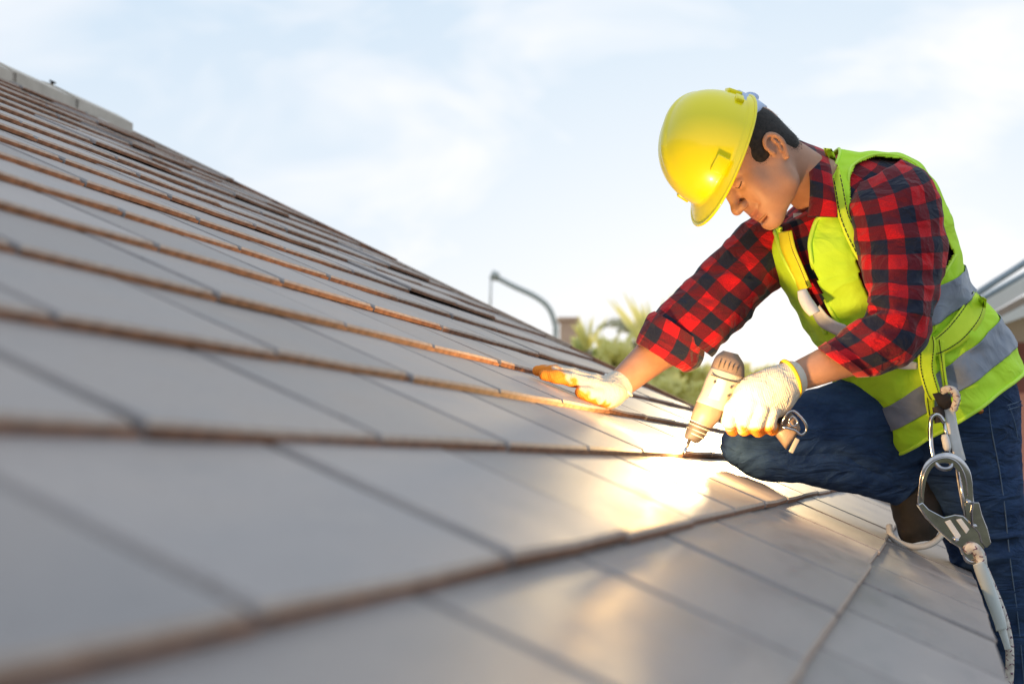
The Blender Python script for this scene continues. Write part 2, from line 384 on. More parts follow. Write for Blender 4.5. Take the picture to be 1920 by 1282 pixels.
M['pipe'] = noisy(mat('galvanised_pipe', (.5, .5, .5), .5, .2), (.42, .44, .42), (.55, .57, .54), 4)

def creases(m, strength, dist, scale, stretch=(1, 1, 1)):
    t = m.node_tree; b = P(m); v = coords(t, 'Object', stretch); n = N(t, 'ShaderNodeTexNoise', i_Scale=scale, i_Detail=3.0, i_Roughness=.45, i_Distortion=.8); t.links.new(v, n.inputs['Vector'])
    r = ramp(t, [(.30, 0.0), (.5, 1.0), (.70, 0.1)]); t.links.new(n.outputs['Fac'], r.inputs[0])
    bp = N(t, 'ShaderNodeBump', i_Strength=strength, i_Distance=dist); t.links.new(r.outputs[0], bp.inputs['Height'])
    if b.inputs['Normal'].links: t.links.new(b.inputs['Normal'].links[0].from_socket, bp.inputs['Normal'])
    t.links.new(bp.outputs[0], b.inputs['Normal'])
creases(M['plaid'], .7, .006, 13, (1, 1, 1.5)); creases(M['vest'], .6, .007, 8, (1, 1, 1.3)); creases(M['denim'], .7, .007, 13, (.7, .7, 2.2)); creases(M['reflect'], .4, .004, 16)
creases(M['glove'], .5, .003, 34)
# ------------------------------------------------------------------ roof frame
rn = .48*CR+CU-149/FPX*CF; rn /= np.linalg.norm(rn)
def rayd(x, y): return (x-960)/FPX*CR-(y-641)/FPX*CU+CF
rc = rayd(1757, 875); rc /= np.linalg.norm(rc); rn = rn-rc*(rn@rc); rn /= np.linalg.norm(rn)
ru = np.cross(rn, rc); ru *= np.sign(ru[2])
RO = CAM-rn*.1702
def roofp(u, v, h=0.0): return RO+ru*u+rc*v+rn*h
def roofhit(x, y, h=0.0):
    r = rayd(x, y); t = (h-.1702)/(rn@r); return CAM+r*t
RM = Matrix([list(rc)+[0], list(ru)+[0], list(rn)+[0], [0, 0, 0, 1]]).transposed()   # columns: x along the course, y up the slope, z normal
if RM.to_3x3().determinant() < 0: RM = Matrix([list(-rc)+[0], list(ru)+[0], list(rn)+[0], [0, 0, 0, 1]]).transposed(); XS = -1
else: XS = 1
PITCHU = .1862; U0 = .022; TW = .387; VERGE = 5.10; TT = .0104; NROW = 17

roof = empty('roofed_house', tuple(roofp(U0-PITCHU, 2.5, 0)*np.array([1, 1, 0])), 'house whose flat grey-pink tiled roof slope fills the foreground under the kneeling worker', 'house')
def tile_mesh(w, L=.245, t=TT, drop=TT, curl=0.0):
    """slab: lower edge face brown, top painted; x centred, y from the lower edge up the slope"""
    bm = bmesh.new(); b = .0034
    ch = .012
    xs = [-w/2, -w/2+b, 0, w/2-ch-b, w/2-ch, w/2-ch, w/2]; ys = [0, b, PITCHU*.6, L]
    def z(i, y, top):
        x = xs[i]; base = -(drop*y/PITCHU)+(curl*(abs(2*x/w))**2*max(0, 1-y/PITCHU))
        if not top: return base-t
        if i >= 5: return base-.0052
        return base-(0 if (i not in (0, 4) and y > 1e-6) else b)
    K = len(xs); T = [[bm.verts.new((xs[i], y, z(i, y, True))) for y in ys] for i in range(K)]; B = [[bm.verts.new((xs[i], y, z(i, y, False))) for y in ys] for i in range(K)]
    for i in range(K-1):
        for j in range(3):
            f = bm.faces.new((T[i][j], T[i+1][j], T[i+1][j+1], T[i][j+1])); f.material_index = 2 if i >= 4 else (3 if j == 0 else 0)
        if i != 4: f = bm.faces.new((B[i][0], B[i+1][0], T[i+1][0], T[i][0])); f.material_index = 1
    for j in range(3):
        bm.faces.new((T[0][j], T[0][j+1], B[0][j+1], B[0][j])); bm.faces.new((T[K-1][j+1], T[K-1][j], B[K-1][j], B[K-1][j+1]))
    me = bpy.data.meshes.new('tile'); bmesh.ops.recalc_face_normals(bm, faces=bm.faces); bm.to_mesh(me); bm.free()
    me.materials.append(M['tile']); me.materials.append(M['riser']); me.materials.append(M['groove']); me.materials.append(M['chamfer']); return me
tmeshes = {}
def get_tile(w, k):
    key = (round(w, 3), k)
    if key not in tmeshes: tmeshes[key] = tile_mesh(w, curl=(0, .0012, .0022, -.0008)[k])
    return tmeshes[key]
GAP = .0022
bulk = []
for r in range(-1, NROW):
    u = U0+r*PITCHU
    off = (.98 if r % 2 else 1.19)                       # half-bond
    k0 = int(math.floor((-3.2-off)/TW))
    for k in range(k0, 20):
        a, b = off+k*TW, off+(k+1)*TW
        if a > VERGE-.02: break
        b = min(b, VERGE)
        rowstart = -.25 if u < 1.3 else (.55 if u < 2.2 else 1.0)
        if b < rowstart: bulk.append((u, a, b)); continue
        o = bpy.data.objects.new('roof_tile', get_tile(b-a-GAP, random.choice([0, 0, 1, 1, 2, 3]))); COL.objects.link(o)
        lift = random.uniform(-.0006, .0018); slip = random.uniform(-.003, .003)
        if (r, k) in [(7, 7), (7, 8), (9, 9), (11, 8)]: lift += .006
        if r >= 11 and random.random() < .15: lift += .005
        rotz = random.uniform(-.004, .004)
        m4 = Matrix.Translation(Vector(roofp(u+slip, (a+b)/2, lift))) @ RM @ Matrix.Rotation(rotz, 4, 'Z') @ Matrix.Rotation(random.uniform(-.002, .002), 4, 'Y')
        o.parent = roof; o.matrix_parent_inverse = Matrix.Translation(roof.location).inverted(); o.matrix_basis = m4
        if r == -1: tag(o)
mb = MB()
for (u, a, b) in bulk:
    w = (b-a-GAP)/2; c = roofp(u+.122, (a+b)/2, -TT*.5-TT*.65); mb.box(c, [rc*w, (ru*.122-rn*TT*.65), rn*TT*.5])
o = mb.build('roof_tile', M['tile'], roof, smooth=False); o['kind'] = 'stuff'; o['label'] = 'further roof tiles of the same slope towards its near end'
UR = U0+NROW*PITCHU
mb = MB()   # underlay sheet, both slopes
for s in (0, 1):
    if s == 0: p = [roofp(U0-PITCHU+.012, -3.2, -.028), roofp(U0-PITCHU+.012, VERGE-.01, -.028), roofp(UR+.01, VERGE-.01, -.034), roofp(UR+.01, -3.2, -.034)]
    mb.prism(p, -rn*.02)
mb.build('roof_deck', M['deck'], roof, smooth=False)
hu = ru-2*np.array([0, 0, ru[2]])*1.0; hu = -hu; hu[2] = -abs(ru[2]); hu = np.array([ru[0], ru[1], -ru[2]])  # direction down the far slope
rn2 = np.cross(rc, hu); rn2 *= np.sign(rn2[2])
RT = roofp(UR+.01, 0, -.02)
mb = MB(); mb.prism([RT+rc*-3.2, RT+rc*(VERGE-.01), RT+rc*(VERGE-.01)+hu*3.4, RT+rc*-3.2+hu*3.4], -rn2*.03)
mb.build('far_roof_slope', M['tile'], roof, smooth=False)
# ridge caps: half-round-ish angled cap pieces, each its own object
cs = []
for q in np.linspace(-1, 1, 9):
    cs.append((q*.135, .012-.066*abs(q)**1.3))
hx = np.array([ru[0], ru[1], 0]); hx /= np.linalg.norm(hx)
for i in range(22):
    v0 = -3.2+i*.375; v1 = min(v0+.40, VERGE+.004)
    if v0 > VERGE-.1: break
    mb = MB(); top = roofp(UR+.02, 0, 0)
    prof = [top+hx*a+np.array([0, 0, .019+b]) for a, b in cs]; low = [p-np.array([0, 0, .036]) for p in prof[::-1]]
    lift = np.array([0, 0, .006])
    A_ = [p+rc*v0+lift for p in prof+low]; B_ = [p+rc*v1 for p in prof+low]
    n = len(A_); mb.add(A_+B_, [tuple(range(n))[::-1], tuple(range(n, 2*n))]+[(q, (q+1) % n, n+(q+1) % n, n+q) for q in range(n)])
    mb.build('ridge_cap', M['cap'], roof, smooth=False)
for v in (3.25, 4.0, 4.72, 2.6):
    MB().tube([roofp(UR+.02, v, .015), roofp(UR+.02, v, .045)], .006, 6).tube([roofp(UR+.02, v, .043), roofp(UR+.02, v, .049)], .012, 6).build('ridge_screw', M['black'], roof)
for i in range(5):
    a0, a1 = U0-PITCHU+i*.70, min(U0-PITCHU+(i+1)*.70-.004, UR-.01)
    mb = MB(); q0, q1 = roofp(a0, VERGE+.001, .0075), roofp(a1, VERGE+.001, .004)
    mb.prism([q0, q1, q1-rn*.05, q0-rn*.05], rc*.03)
    mb.build('verge_trim', M['riser'] if i % 2 else M['chamfer'], roof, smooth=False)
# eave fascia, verge board, walls under the roof
e0, e1 = roofp(U0-PITCHU+.03, -3.2, -.05), roofp(U0-PITCHU+.03, VERGE-.03, -.05)
MB().prism([e0, e1, e1-np.array([0, 0, .16]), e0-np.array([0, 0, .16])], hx*.02).build('fascia_board', M['render'], roof, smooth=False)
b0, b1 = roofp(U0-PITCHU+.03, VERGE-.03, -.05), roofp(UR, VERGE-.03, -.05)
MB().prism([b0, b1, b1-np.array([0, 0, .15]), b0-np.array([0, 0, .15])], -rc*.02).build('verge_board', M['render'], roof, smooth=False)
w0 = roofp(.25, -3.0, -.1); w1 = roofp(.25, VERGE-.3, -.1); w2 = w1+hx*5.6; w3 = w0+hx*5.6
gw = MB()
for a, b in ((w0, w1), (w1, w2), (w2, w3), (w3, w0)):
    dd = (b-a)/np.linalg.norm(b-a); nn_ = np.cross(dd, [0, 0, 1])*.1; zt = 4.0
    gw.prism([np.array([a[0], a[1], 0]), np.array([b[0], b[1], 0]), np.array([b[0], b[1], zt]), np.array([a[0], a[1], zt])], nn_)
gw.build('wall', M['render'], roof, smooth=False)

#@@GROUND@@
# ------------------------------------------------------------------ ground
gm = noisy(mat('ground_soil_grass', rough=.95), (.10, .11, .04), (.22, .18, .10), .3, 6)
g = link('ground', mesh([(-400, -200, 0), (400, -200, 0), (400, 900, 0), (-400, 900, 0)], [(0, 1, 2, 3)]), gm, None, False); tag(g, kind='structure')


# ------------------------------------------------------------------ the worker
person = empty('person', tuple(W(1700, 1000, 3.2)), 'worker in red plaid shirt and lime vest kneeling on the roof with a drill', 'person')

TORSO = [(1500,392,1572,286, 3.12,.065, 4,10, 0), (1462,410,1650,292, 3.12,.10, 8,15, 0), (1452,430,1708,304, 3.13,.12, 8,16, 0), (1446,485,1770,385, 3.14,.14, 10,18, 0),
         (1488,565,1792,468, 3.16,.15, 12,22, 0), (1535,645,1806,524, 3.18,.15, 14,26, 0), (1575,715,1848,572, 3.20,.15, 12,24, 0),
         (1624,771,1866,594, 3.21,.155, 10,20, 0), (1650,810,1895,652, 3.22,.16, 8,16, 0), (1680,846,1915,694, 3.23,.165, 8,14, 0)]
def tfold(i, j, uv, p):
    return .0035*nfold(p, 9, 3)+.0025*nfold(p, 22, 9)
loft('shirt', TORSO[:8], M['plaid'], person, 70, 72, disp=lambda i, j, uv, p: -.006+.003*nfold(p, 14, 1))
shirt = bpy.data.objects['shirt']
def grow(rings, px, t):
    out = []
    for r in rings:
        r = list(r); d = np.array([r[2]-r[0], r[3]-r[1]], float); d /= np.linalg.norm(d)
        r[0] -= d[0]*px; r[1] -= d[1]*px; r[2] += d[0]*px; r[3] += d[1]*px; r[5] += t; out.append(tuple(r))
    return out
def inpoly(x, y, poly):
    c = False; n = len(poly)
    for i in range(n):
        x1, y1 = poly[i]; x2, y2 = poly[(i+1) % n]
        if (y1 > y) != (y2 > y) and x < (x2-x1)*(y-y1)/(y2-y1)+x1: c = not c
    return c
OPEN = [(1452,400),(1466,440),(1480,490),(1508,540),(1560,620),(1575,622),(1548,565),(1524,500),(1516,460),(1530,410),(1552,400),(1547,330),(1541,270),(1500,262),(1440,330)]
ARM = [(1592,335),(1604,306),(1640,292),(1690,296),(1725,318),(1760,372),(1766,430),(1790,474),(1768,515),(1745,556),(1700,600),(1640,590),(1612,520),(1598,430)]
def vest_keep(i, j, c):
    x, y, z = proj(c)
    near = (math.sin(2*math.pi*j-math.pi/2) > -.15)
    if near and (inpoly(x, y, OPEN) or inpoly(x, y, ARM)): return False
    if not near and inpoly(x, y, [(1380,350),(1480,300),(1560,420),(1520,520),(1440,500)]): return False   # far armhole
    return True
def vfold(i, j, uv, p):
    a = nfold((p[0]*1.0, p[1], p[2]*.5), 14, 5)
    q = np.array(p)-W(1735, 640, 3.05); dist = np.linalg.norm(q)
    pull = math.exp(-(dist/.12)**2)*math.sin(math.atan2(q[2], q[0])*7)*.005
    return .009*a+.0035*nfold(p, 34, 2)+pull+.008*max(0, ridge((p[0]*.7, p[1], p[2]*1.4), 7, 7)-.35)*(.3+i)
VR = grow(TORSO, 5, .008)
vest = loft('safety_vest', VR, M['vest'], person, 220, 220, disp=vfold, caps=False, keep=vest_keep, thick=.0025)
bvh = BVHTree.FromPolygons([v.co for v in vest.data.vertices], [p.vertices for p in vest.data.polygons])
SG, _ = loft_pts(VR, 60, 60); sbvh = BVHTree.FromPolygons([Vector(v) for v in SG.reshape(-1, 3)], grid_faces(60, 60))
def on(x, y, off=.003, zdef=3.05):
    d = Vector(rayd(x, y)); d.normalize(); best = None
    for b in (bvh, sbvh):
        h = b.ray_cast(Vector(CAM), d)
        if h[0] is not None:
            if b is bvh: best = h[0]; break
            best = h[0]
    if best is None: return W(x, y, zdef)
    return np.array(best)-np.array(d)*off
def on_s(x, y, off=.004):
    d = Vector(rayd(x, y)); d.normalize(); h = sbvh.ray_cast(Vector(CAM), d)[0]
    return (np.array(h) if h is not None else W(x, y, 3.05))-np.array(d)*off
def smooth_pts(Q, it=2):
    for _ in range(it):
        R = Q.copy(); R[1:-1] = (Q[:-2]+2*Q[1:-1]+Q[2:])/4; Q = R
    return Q
def ribbon(name, pairs, m, parent, off=.004, th=.0022, n=40, stitch=None, zs=None, across=5):
    """pairs: (ax,ay,bx,by) pixel edges of a strap lying over the vest"""
    A = catmull(np.array([p[:4] for p in pairs]), n)
    Z = catmull(np.array(zs)[:, None], n)[:, 0] if zs else None
    G = np.zeros((n, across, 3))
    for i, (ax, ay, bx, by) in enumerate(A):
        for j in range(across):
            q = j/(across-1); x, y = ax+(bx-ax)*q, ay+(by-ay)*q
            G[i, j] = on_s(x, y, off+.004) if Z is None else W(x, y, Z[i])
    for j in range(across): G[:, j] = smooth_pts(G[:, j], 4)
    me = mesh(G.reshape(-1, 3), grid_faces(n, across, False)); o = link(name, me, m, parent); solid(o, th, 0)
    if stitch:
        mb = MB()
        for q in stitch:
            L = G[:, 0]*(1-q)+G[:, -1]*q; L = L+(CAM-L)/np.linalg.norm(CAM-L, axis=1, keepdims=True)*(th*.5+.0010)
            L = catmull(L, n*3)
            for i in range(0, len(L)-4, 4): mb.tube(L[i:i+4], .0010, 5)
        mb.build('stitching', M['stitch'], o)
    return o
def piping(name, px, r=.0046, off=.002, m='trim', par=None, n=60, closed=False):
    A = catmull(np.array(px), n); L = smooth_pts(np.array([np.array(bvh.find_nearest(Vector(on(x, y, .0)))[0])+(CAM-on(x, y, 0))/3.05*off for x, y in A]), 3)
    V, F = tube(L, r, 8); me = mesh(V, F); fix_normals(me); return link(name, me, M[m], par or vest)
# reflective bands follow the cloth by rows of the same loft
def band(name, i0, i1, extra=.0035, par=None, keep=None):
    G, uv = loft_pts(VR, 220, 220, vfold)
    nr = grid_normals(G); a, b = int(i0*219), int(i1*219)
    G2 = (G+nr*extra)[a:b+1]; n = b-a+1
    F = [f for f in grid_faces(n, 220) if keep is None or keep(G2.reshape(-1, 3)[list(f)].mean(0), (f[0] % 220)/220)]
    me = mesh(G2.reshape(-1, 3), F); fix_normals(me); o = link(name, me, M['reflect'], par or vest); solid(o, .0012, 0); return o
NR = len(TORSO)-1
def bkeep(c, j):
    x, y, z = proj(c); near = math.sin(2*math.pi*j-math.pi/2) > -.15
    return not (near and (inpoly(x, y, OPEN) or inpoly(x, y, ARM)))
band('reflective_band', 4.55/NR, 5.42/NR, keep=lambda c, j: bkeep(c, j) and not (math.sin(2*math.pi*j-math.pi/2) > -.5 and proj(c)[0] < 1650))
band('reflective_band', 7.0/NR, 8.0/NR, keep=bkeep)
# edges of the vest
piping('piping', [(1541,276),(1548,330),(1553,398),(1531,408),(1517,460),(1525,500),(1549,565),(1577,622),(1580,680)])
piping('piping', [(1444,420),(1455,440),(1468,480),(1500,540),(1530,585),(1548,625)])
piping('piping', [(1655,600),(1634,570),(1612,520),(1600,450),(1590,335),(1604,306),(1640,290),(1690,294),(1728,318),(1762,372),(1768,430),(1770,450)], .003)
piping('piping', [(1792,478),(1770,515),(1747,556),(1722,575)], .003)
hem = []
G_, _ = loft_pts(VR, 220, 220, vfold)
hp = G_[-1]; V_, F_ = tube(list(hp), .0042, 8, closed=True); me_ = mesh(V_, F_); fix_normals(me_); link('hem_piping', me_, M['trim'], vest)
_top = [G_[0][j] for j in range(220) if not inpoly(*proj(G_[0][j])[:2], OPEN)]
V_, F_ = tube(_top, .003, 8); me_ = mesh(V_, F_); fix_normals(me_); link('piping', me_, M['trim'], vest)
# --- shirt sleeves
def sfold(amp, elbow=None, seed=0):
    def f(i, j, uv, p):
        a = amp*nfold((p[0], p[1], p[2]*1.7), 16, seed)+amp*.5*nfold(p, 42, seed+4)
        if elbow is not None:
            d = np.linalg.norm(np.array(p)-elbow); a += .013*math.exp(-(d/.075)**2)*max(-.6, ridge((p[0]*.5, p[1], p[2]*2.2), 12, seed))
        return a
    return f
elb = W(1648, 582, 2.9)
NS = [(1606,345,1690,300, 3.06,.045, 0,0), (1594,378,1742,328, 3.03,.075, 0,4), (1596,420,1768,395, 3.0,.082, 0,4), (1606,470,1776,462, 2.98,.082, 0,3),
      (1624,528,1766,530, 2.95,.078, 0,3), (1640,572,1748,592, 2.92,.074, 0,0), (1628,592,1736,646, 2.905,.070, 0,0), (1600,610,1700,682, 2.895,.064, 0,0),
      (1566,632,1656,700, 2.885,.055, 0,0), (1534,650,1610,706, 2.875,.050, 0,0)]
sl1 = loft('shirt_sleeve', NS, M['plaid'], shirt, 110, 60, disp=sfold(.006, elb, 2), caps=False, thick=.002)
ck = loft('sleeve_cuff', [(1549,640,1632,706, 2.878,.056, 0,0), (1542,645,1622,707, 2.876,.056, 0,0), (1533,651,1608,708, 2.873,.053, 0,0)], M['plaid'], sl1, 20, 60, disp=sfold(.002, None, 5), caps=False, thick=.003)
FS = [(1462,395,1560,470, 3.17,.06, 0,0), (1420,402,1500,498, 3.17,.075, 0,0), (1372,440,1462,535, 3.15,.075, 0,0), (1322,492,1420,575, 3.12,.072, 0,0),
      (1268,548,1372,628, 3.08,.068, 0,0), (1226,588,1334,668, 3.05,.064, 0,0)]
sl2 = loft('shirt_sleeve', FS, M['plaid'], shirt, 90, 60, disp=sfold(.006, W(1400,560,3.05), 8), caps=False, thick=.002)
CF2 = [(1226,582,1316,640, 3.045,.070, 0,0), (1214,590,1320,662, 3.04,.072, 0,0), (1202,615,1312,686, 3.03,.070, 0,0), (1194,640,1286,697, 3.02,.062, 0,0), (1200,646,1272,690, 3.02,.05, 0,0)]
loft('sleeve_cuff', CF2, M['plaid'], sl2, 40, 60, disp=sfold(.0035, None, 11), caps=False, thick=.003)
# collar: wings lying round the neck
def strip3(name, rows, m, parent, n=30, k=6, th=.002, bow=.004):
    A = catmull(np.array([list(r) for r in rows]), n)   # ax,ay,az,bx,by,bz
    G = np.zeros((n, k, 3))
    for i, (ax, ay, az, bx, by, bz) in enumerate(A):
        a, b = W(ax, ay, az), W(bx, by, bz)
        for j in range(k):
            q = j/(k-1); G[i, j] = a*(1-q)+b*q-CF*bow*math.sin(math.pi*q)
    per = np.linspace(0, 1, k); uv = np.zeros((n, k, 2)); L = 0
    for i in range(n):
        if i: L += np.linalg.norm(G[i].mean(0)-G[i-1].mean(0))
        uv[i, :, 0] = per*np.linalg.norm(G[i, -1]-G[i, 0])+.033; uv[i, :, 1] = L
    me = mesh(G.reshape(-1, 3), grid_faces(n, k, False)); uvset(me, uv.reshape(-1, 2)); o = link(name, me, m, parent); solid(o, th, 0); return o
strip3('collar', [(1496,264,3.16, 1500,300,3.20), (1502,266,3.12, 1541,280,3.13), (1511,292,3.045, 1556,308,3.035), (1518,335,3.0, 1563,350,2.99), (1518,375,3.0, 1569,385,2.975), (1514,407,3.01, 1571,408,2.972)], M['plaid'], shirt)
strip3('collar', [(1500,420,3.06, 1520,440,3.05), (1490,418,3.08, 1500,452,3.05), (1474,414,3.10, 1480,446,3.08), (1458,410,3.14, 1462,432,3.12)], M['plaid'], shirt)
strip3('undershirt', [(1488,400,3.09, 1510,400,3.06), (1489,415,3.09, 1512,416,3.055), (1497,436,3.08, 1502,436,3.06)], M['white'], shirt)
# --- harness webbing
ribbon('harness_strap', [(1544,278,1560,280),(1556,320,1574,316),(1565,370,1584,360),(1572,410,1592,402),(1592,460,1612,442),(1616,500,1632,484),(1640,530,1656,512)], M['strap'], person, off=.007, stitch=(.22,.9))
ribbon('harness_strap', [(1460,436,1484,432),(1466,470,1492,466),(1484,510,1506,500),(1498,545,1522,538)], M['strap_y'], person, off=.010, stitch=(.75,))
ribbon('harness_strap', [(1822,545,1850,562),(1806,572,1842,600),(1775,612,1812,638),(1748,636,1778,660),(1735,648,1752,668)], M['strap'], person, off=.012, stitch=(.1,.85))
ribbon('harness_strap', [(1728,622,1752,632),(1722,650,1756,650),(1722,690,1752,690),(1734,735,1762,728),(1744,752,1766,745)], M['strap'], person, off=.022, stitch=(.15,.85))
ribbon('harness_strap', [(1752,634,1770,640),(1760,670,1771,672),(1764,700,1774,702),(1770,742,1780,738)], M['strap'], person, off=.012, stitch=(.5,))
ribbon('harness_strap', [(1734,720,1752,725),(1734,750,1752,752),(1740,782,1752,778)], M['strap'], person, off=.016, stitch=(.3,))
# white waist belt with its rolled end and buckle
ribbon('waist_belt', [(1536,572,1524,590),(1552,592,1536,610),(1570,604,1556,622),(1590,612,1575,632),(1640,650,1625,668),(1690,672,1680,690),(1722,680,1720,692)], M['lanyard'], person, off=.014, n=50)
o = loft('belt_roll', [(1495,546,1512,541, 3.0,.008, 0,0), (1497,562,1520,556, 2.995,.009, 0,0), (1506,580,1530,570, 2.99,.010, 0,0), (1518,593,1538,583, 2.985,.010, 0,0)], M['lanyard'], person, 20, 24, caps=False, thick=.003)
# --- body: one continuous figure
J = dict(neck=W(1545,355,3.13), chest=W(1615,470,3.18), waist=W(1710,640,3.21), hip=W(1785,745,3.24), sL=W(1672,372,3.06), eL=W(1688,628,2.905), wL=W(1480,712,2.85),
         sR=W(1452,445,3.18), eR=W(1330,575,3.11), wR=W(1158,724,2.985), hL=W(1815,790,3.24), kL=W(1890,1110,3.45), aL=W(1940,1510,3.63), hR=W(1740,775,3.26), kR=W(1402,846,3.03), aR=W(1700,922,3.27))
def body_sdf():
    s = SDF()
    s.cap(J['neck'], J['chest'], .05, .09, .03).cap(J['chest'], J['waist'], .10, .09, .03).cap(J['waist'], J['hip'], .09, .09, .03)
    s.cap(J['chest'], J['sL'], .07, .052, .04).cap(J['chest'], J['sR'], .07, .052, .04)
    s.path([J['sL'], J['eL']], [.052, .040], .015).path([J['sR'], J['eR']], [.052, .042], .015)
    mL = J['eL']*.62+J['wL']*.38; s.path([J['eL'], mL, J['wL']], [.041, .040, .0262], .012)
    mR = J['eR']*.5+J['wR']*.5; s.path([J['eR'], mR, J['wR']], [.043, .0405, .027], .012)
    s.path([J['hip'], J['hL'], J['kL'], J['aL']], [.08, .055, .030, .022], .02).path([J['hip'], J['hR'], J['kR'], J['aR']], [.07, .045, .024, .012], .015)
    s.path([J['aL'], J['aL']+wd(-.04, .09, -.03)], [.026, .03], .02).path([J['aR'], W(1722,985,3.27)], [.012, .02], .005)
    return s
allp = np.array(list(J.values())); BV, BF = nets(body_sdf(), allp.min(0)-.16, allp.max(0)+.16, .0075)
# --- head in its own frame
HY = math.radians(16)
f_i, u_i = wd(-.64, .768), wd(-.768, -.64)
hf = math.cos(HY)*f_i+math.sin(HY)*(-CF); hs = math.cos(HY)*(-CF)-math.sin(HY)*f_i; hup = u_i
HO = W(1431, 305, 3.02)
HM = np.stack([hf, hs, hup], 1); HSC = .915
def HW(p): return HO+(np.asarray(p, float)*HSC)@HM.T
def head_sdf():
    s = SDF()
    s.ell((-.004,0,.052), (.093,.077,.088), .01).ell((.04,0,.058), (.055,.062,.062), .02)
    s.ell((.052,0,.0), (.046,.062,.06), .02)
    s.ell((.040,0,-.045), (.052,.055,.048), .025)
    for y in (-1, 1):
        s.ell((.066,y*.036,-.018), (.026,.026,.028), .02)
        s.cap((.004,y*.054,-.020), (.024,y*.047,-.056), .018, .019, .035).cap((.024,y*.047,-.056), (.082,y*.018,-.084), .020, .017, .035)
        s.ell((.060,y*.034,-.048), (.030,.024,.030), .02)
        s.cap((.092,y*.012,.036), (.078,y*.046,.038), .009, .008, .012)
        s.ell((.104,y*.033,.014), (.014,.019,.012), .012, 's')
        s.ell((.0835,y*.032,.016), (.0150,.0165,.0125), .004)
        s.path([(.0975,y*.020,.0115), (.0985,y*.031,.0085), (.092,y*.044,.011)], [.0012]*3, .0018, 's')
    s.ell((.088,0,-.088), (.022,.022,.018), .018)
    s.ell((.082,0,-.050), (.024,.034,.026), .02)
    s.path([(.094,0,.030), (.104,0,.008), (.119,0,-.014)], [.010, .010, .0105], .012)
    s.ell((.1215,0,-.0205), (.0125,.0125,.011), .008)
    for y in (-1, 1):
        s.ell((.111,y*.0135,-.0235), (.0115,.009,.009), .006)
        s.ell((.1165,y*.0065,-.0325), (.005,.004,.003), .002, 's')
        s.path([(.108,y*.026,-.026), (.098,y*.034,-.042)], [.0010, .0014], .010, 's')
    s.path([(.090,-.028,-.0500), (.102,-.010,-.0485), (.1045,0,-.0500), (.102,.010,-.0485), (.090,.028,-.0480)], [.003,.0042,.0044,.0042,.003], .006)
    s.path([(.091,-.024,-.0570), (.1005,-.008,-.0620), (.1005,.008,-.0620), (.091,.024,-.0560)], [.003,.0056,.0056,.003], .006)
    def sx(y, z):
        X = np.linspace(.14, .04, 240); D = s(np.stack([X, np.full(240, y), np.full(240, z)], -1).astype(np.float32)); return float(X[np.argmax(D < 0)])
    SL = [(-.034,-.0445), (-.026,-.0495), (-.015,-.0535), (0,-.0555), (.015,-.0535), (.026,-.0495), (.034,-.0445)]
    s.path([(sx(y, z)+.0004, y, z) for y, z in SL], [.0008,.0018,.0020,.0020,.0020,.0018,.0008], .0025, 's')
    global LASH
    LASH = [[(sx(y_*q[0], q[1])+.0003, y_*q[0], q[1]) for q in ((.018,.0128), (.026,.0092), (.034,.0083), (.041,.0098), (.047,.0130))] for y_ in (-1, 1)]
    s.ell((.100,0,-.0745), (.010,.022,.004), .008, 's')
    # ears
    for y in (-1, 1):
        c = lambda x, z, o=0.0: (x, y*(.0765+o), z)
        s.ell(c(-.006, .006, -.004), (.015,.006,.027), .006)
        hx_ = catmull(np.array([c(.006,.000,.000)+(.0032,), c(.010,.018,.003)+(.0036,), c(.002,.031,.007)+(.0038,), c(-.012,.033,.009)+(.0040,), c(-.021,.022,.0105)+(.0040,), c(-.022,.004,.0105)+(.0040,), c(-.016,-.012,.006)+(.0042,), c(-.006,-.026,.002)+(.0058,)]), 20)
        s.path([tuple(q[:3]) for q in hx_], [q[3] for q in hx_], .004)
        s.ell((-.004, y*.090, .006), (.010,.010,.016), .004, 's')
        s.path([c(-.014,.022,.004), c(-.013,.004,.007), c(-.006,-.010,.005)], [.003,.0032,.003], .003)
        s.ell(c(.0075,.001,.001), (.004,.004,.006), .004)
    return s
def to_local(P): return (P-HO)@HM/HSC
nk0 = to_local(W(1536, 352, 3.10)); nk1 = to_local(W(1590, 430, 3.16))
hs_ = head_sdf(); hs_.path([(-.022, 0, -.010), nk0, nk1], [.060, .060, .048], .022)
lo = np.array([-.15,-.14,-.20]); hi = np.array([.15,.14,.16])
HV, HF = nets(hs_, lo, hi, .0018, 3)
HVw = HO+(HV*HSC)@HM.T
me = nmesh(np.vstack([BV, HVw]), np.vstack([BF, HF+len(BV)])); fix_normals(me)
body = link('body', me, [M['skin'], M['lip']], person)
# lips colour by face position
lv = HV; mi = np.zeros(len(me.polygons), int); cen = np.zeros(len(me.polygons)*3); me.polygons.foreach_get('center', cen); cen = to_local(cen.reshape(-1, 3))
lip = (cen[:, 0] > .0955) & (np.abs(cen[:, 1]) < .023) & (cen[:, 2] < -.0465) & (cen[:, 2] > -.066)
mi[lip] = 1; me.polygons.foreach_set('material_index', mi)
# eyelashes and eyebrows
mb = MB()
for y in (-1, 1):
    L = catmull(np.array(LASH[(y+1)//2]), 16)
    mb.tube([HW(p) for p in L], .0011, 5)
mb.build('eyelashes', M['hair'], body)
mb = MB()
for y in (-1, 1):
    for i in range(120):
        t = random.random(); p = np.array([.1035-.019*t**1.8, y*(.014+.036*t), .036+.006*math.sin(t*2.6)+random.uniform(-.0028,.0028)])
        mb.tube([HW(p), HW(p+np.array([-.0005, y*.005, .0022]))], .0005, 3)
mb.build('eyebrows', M['hair'], body)
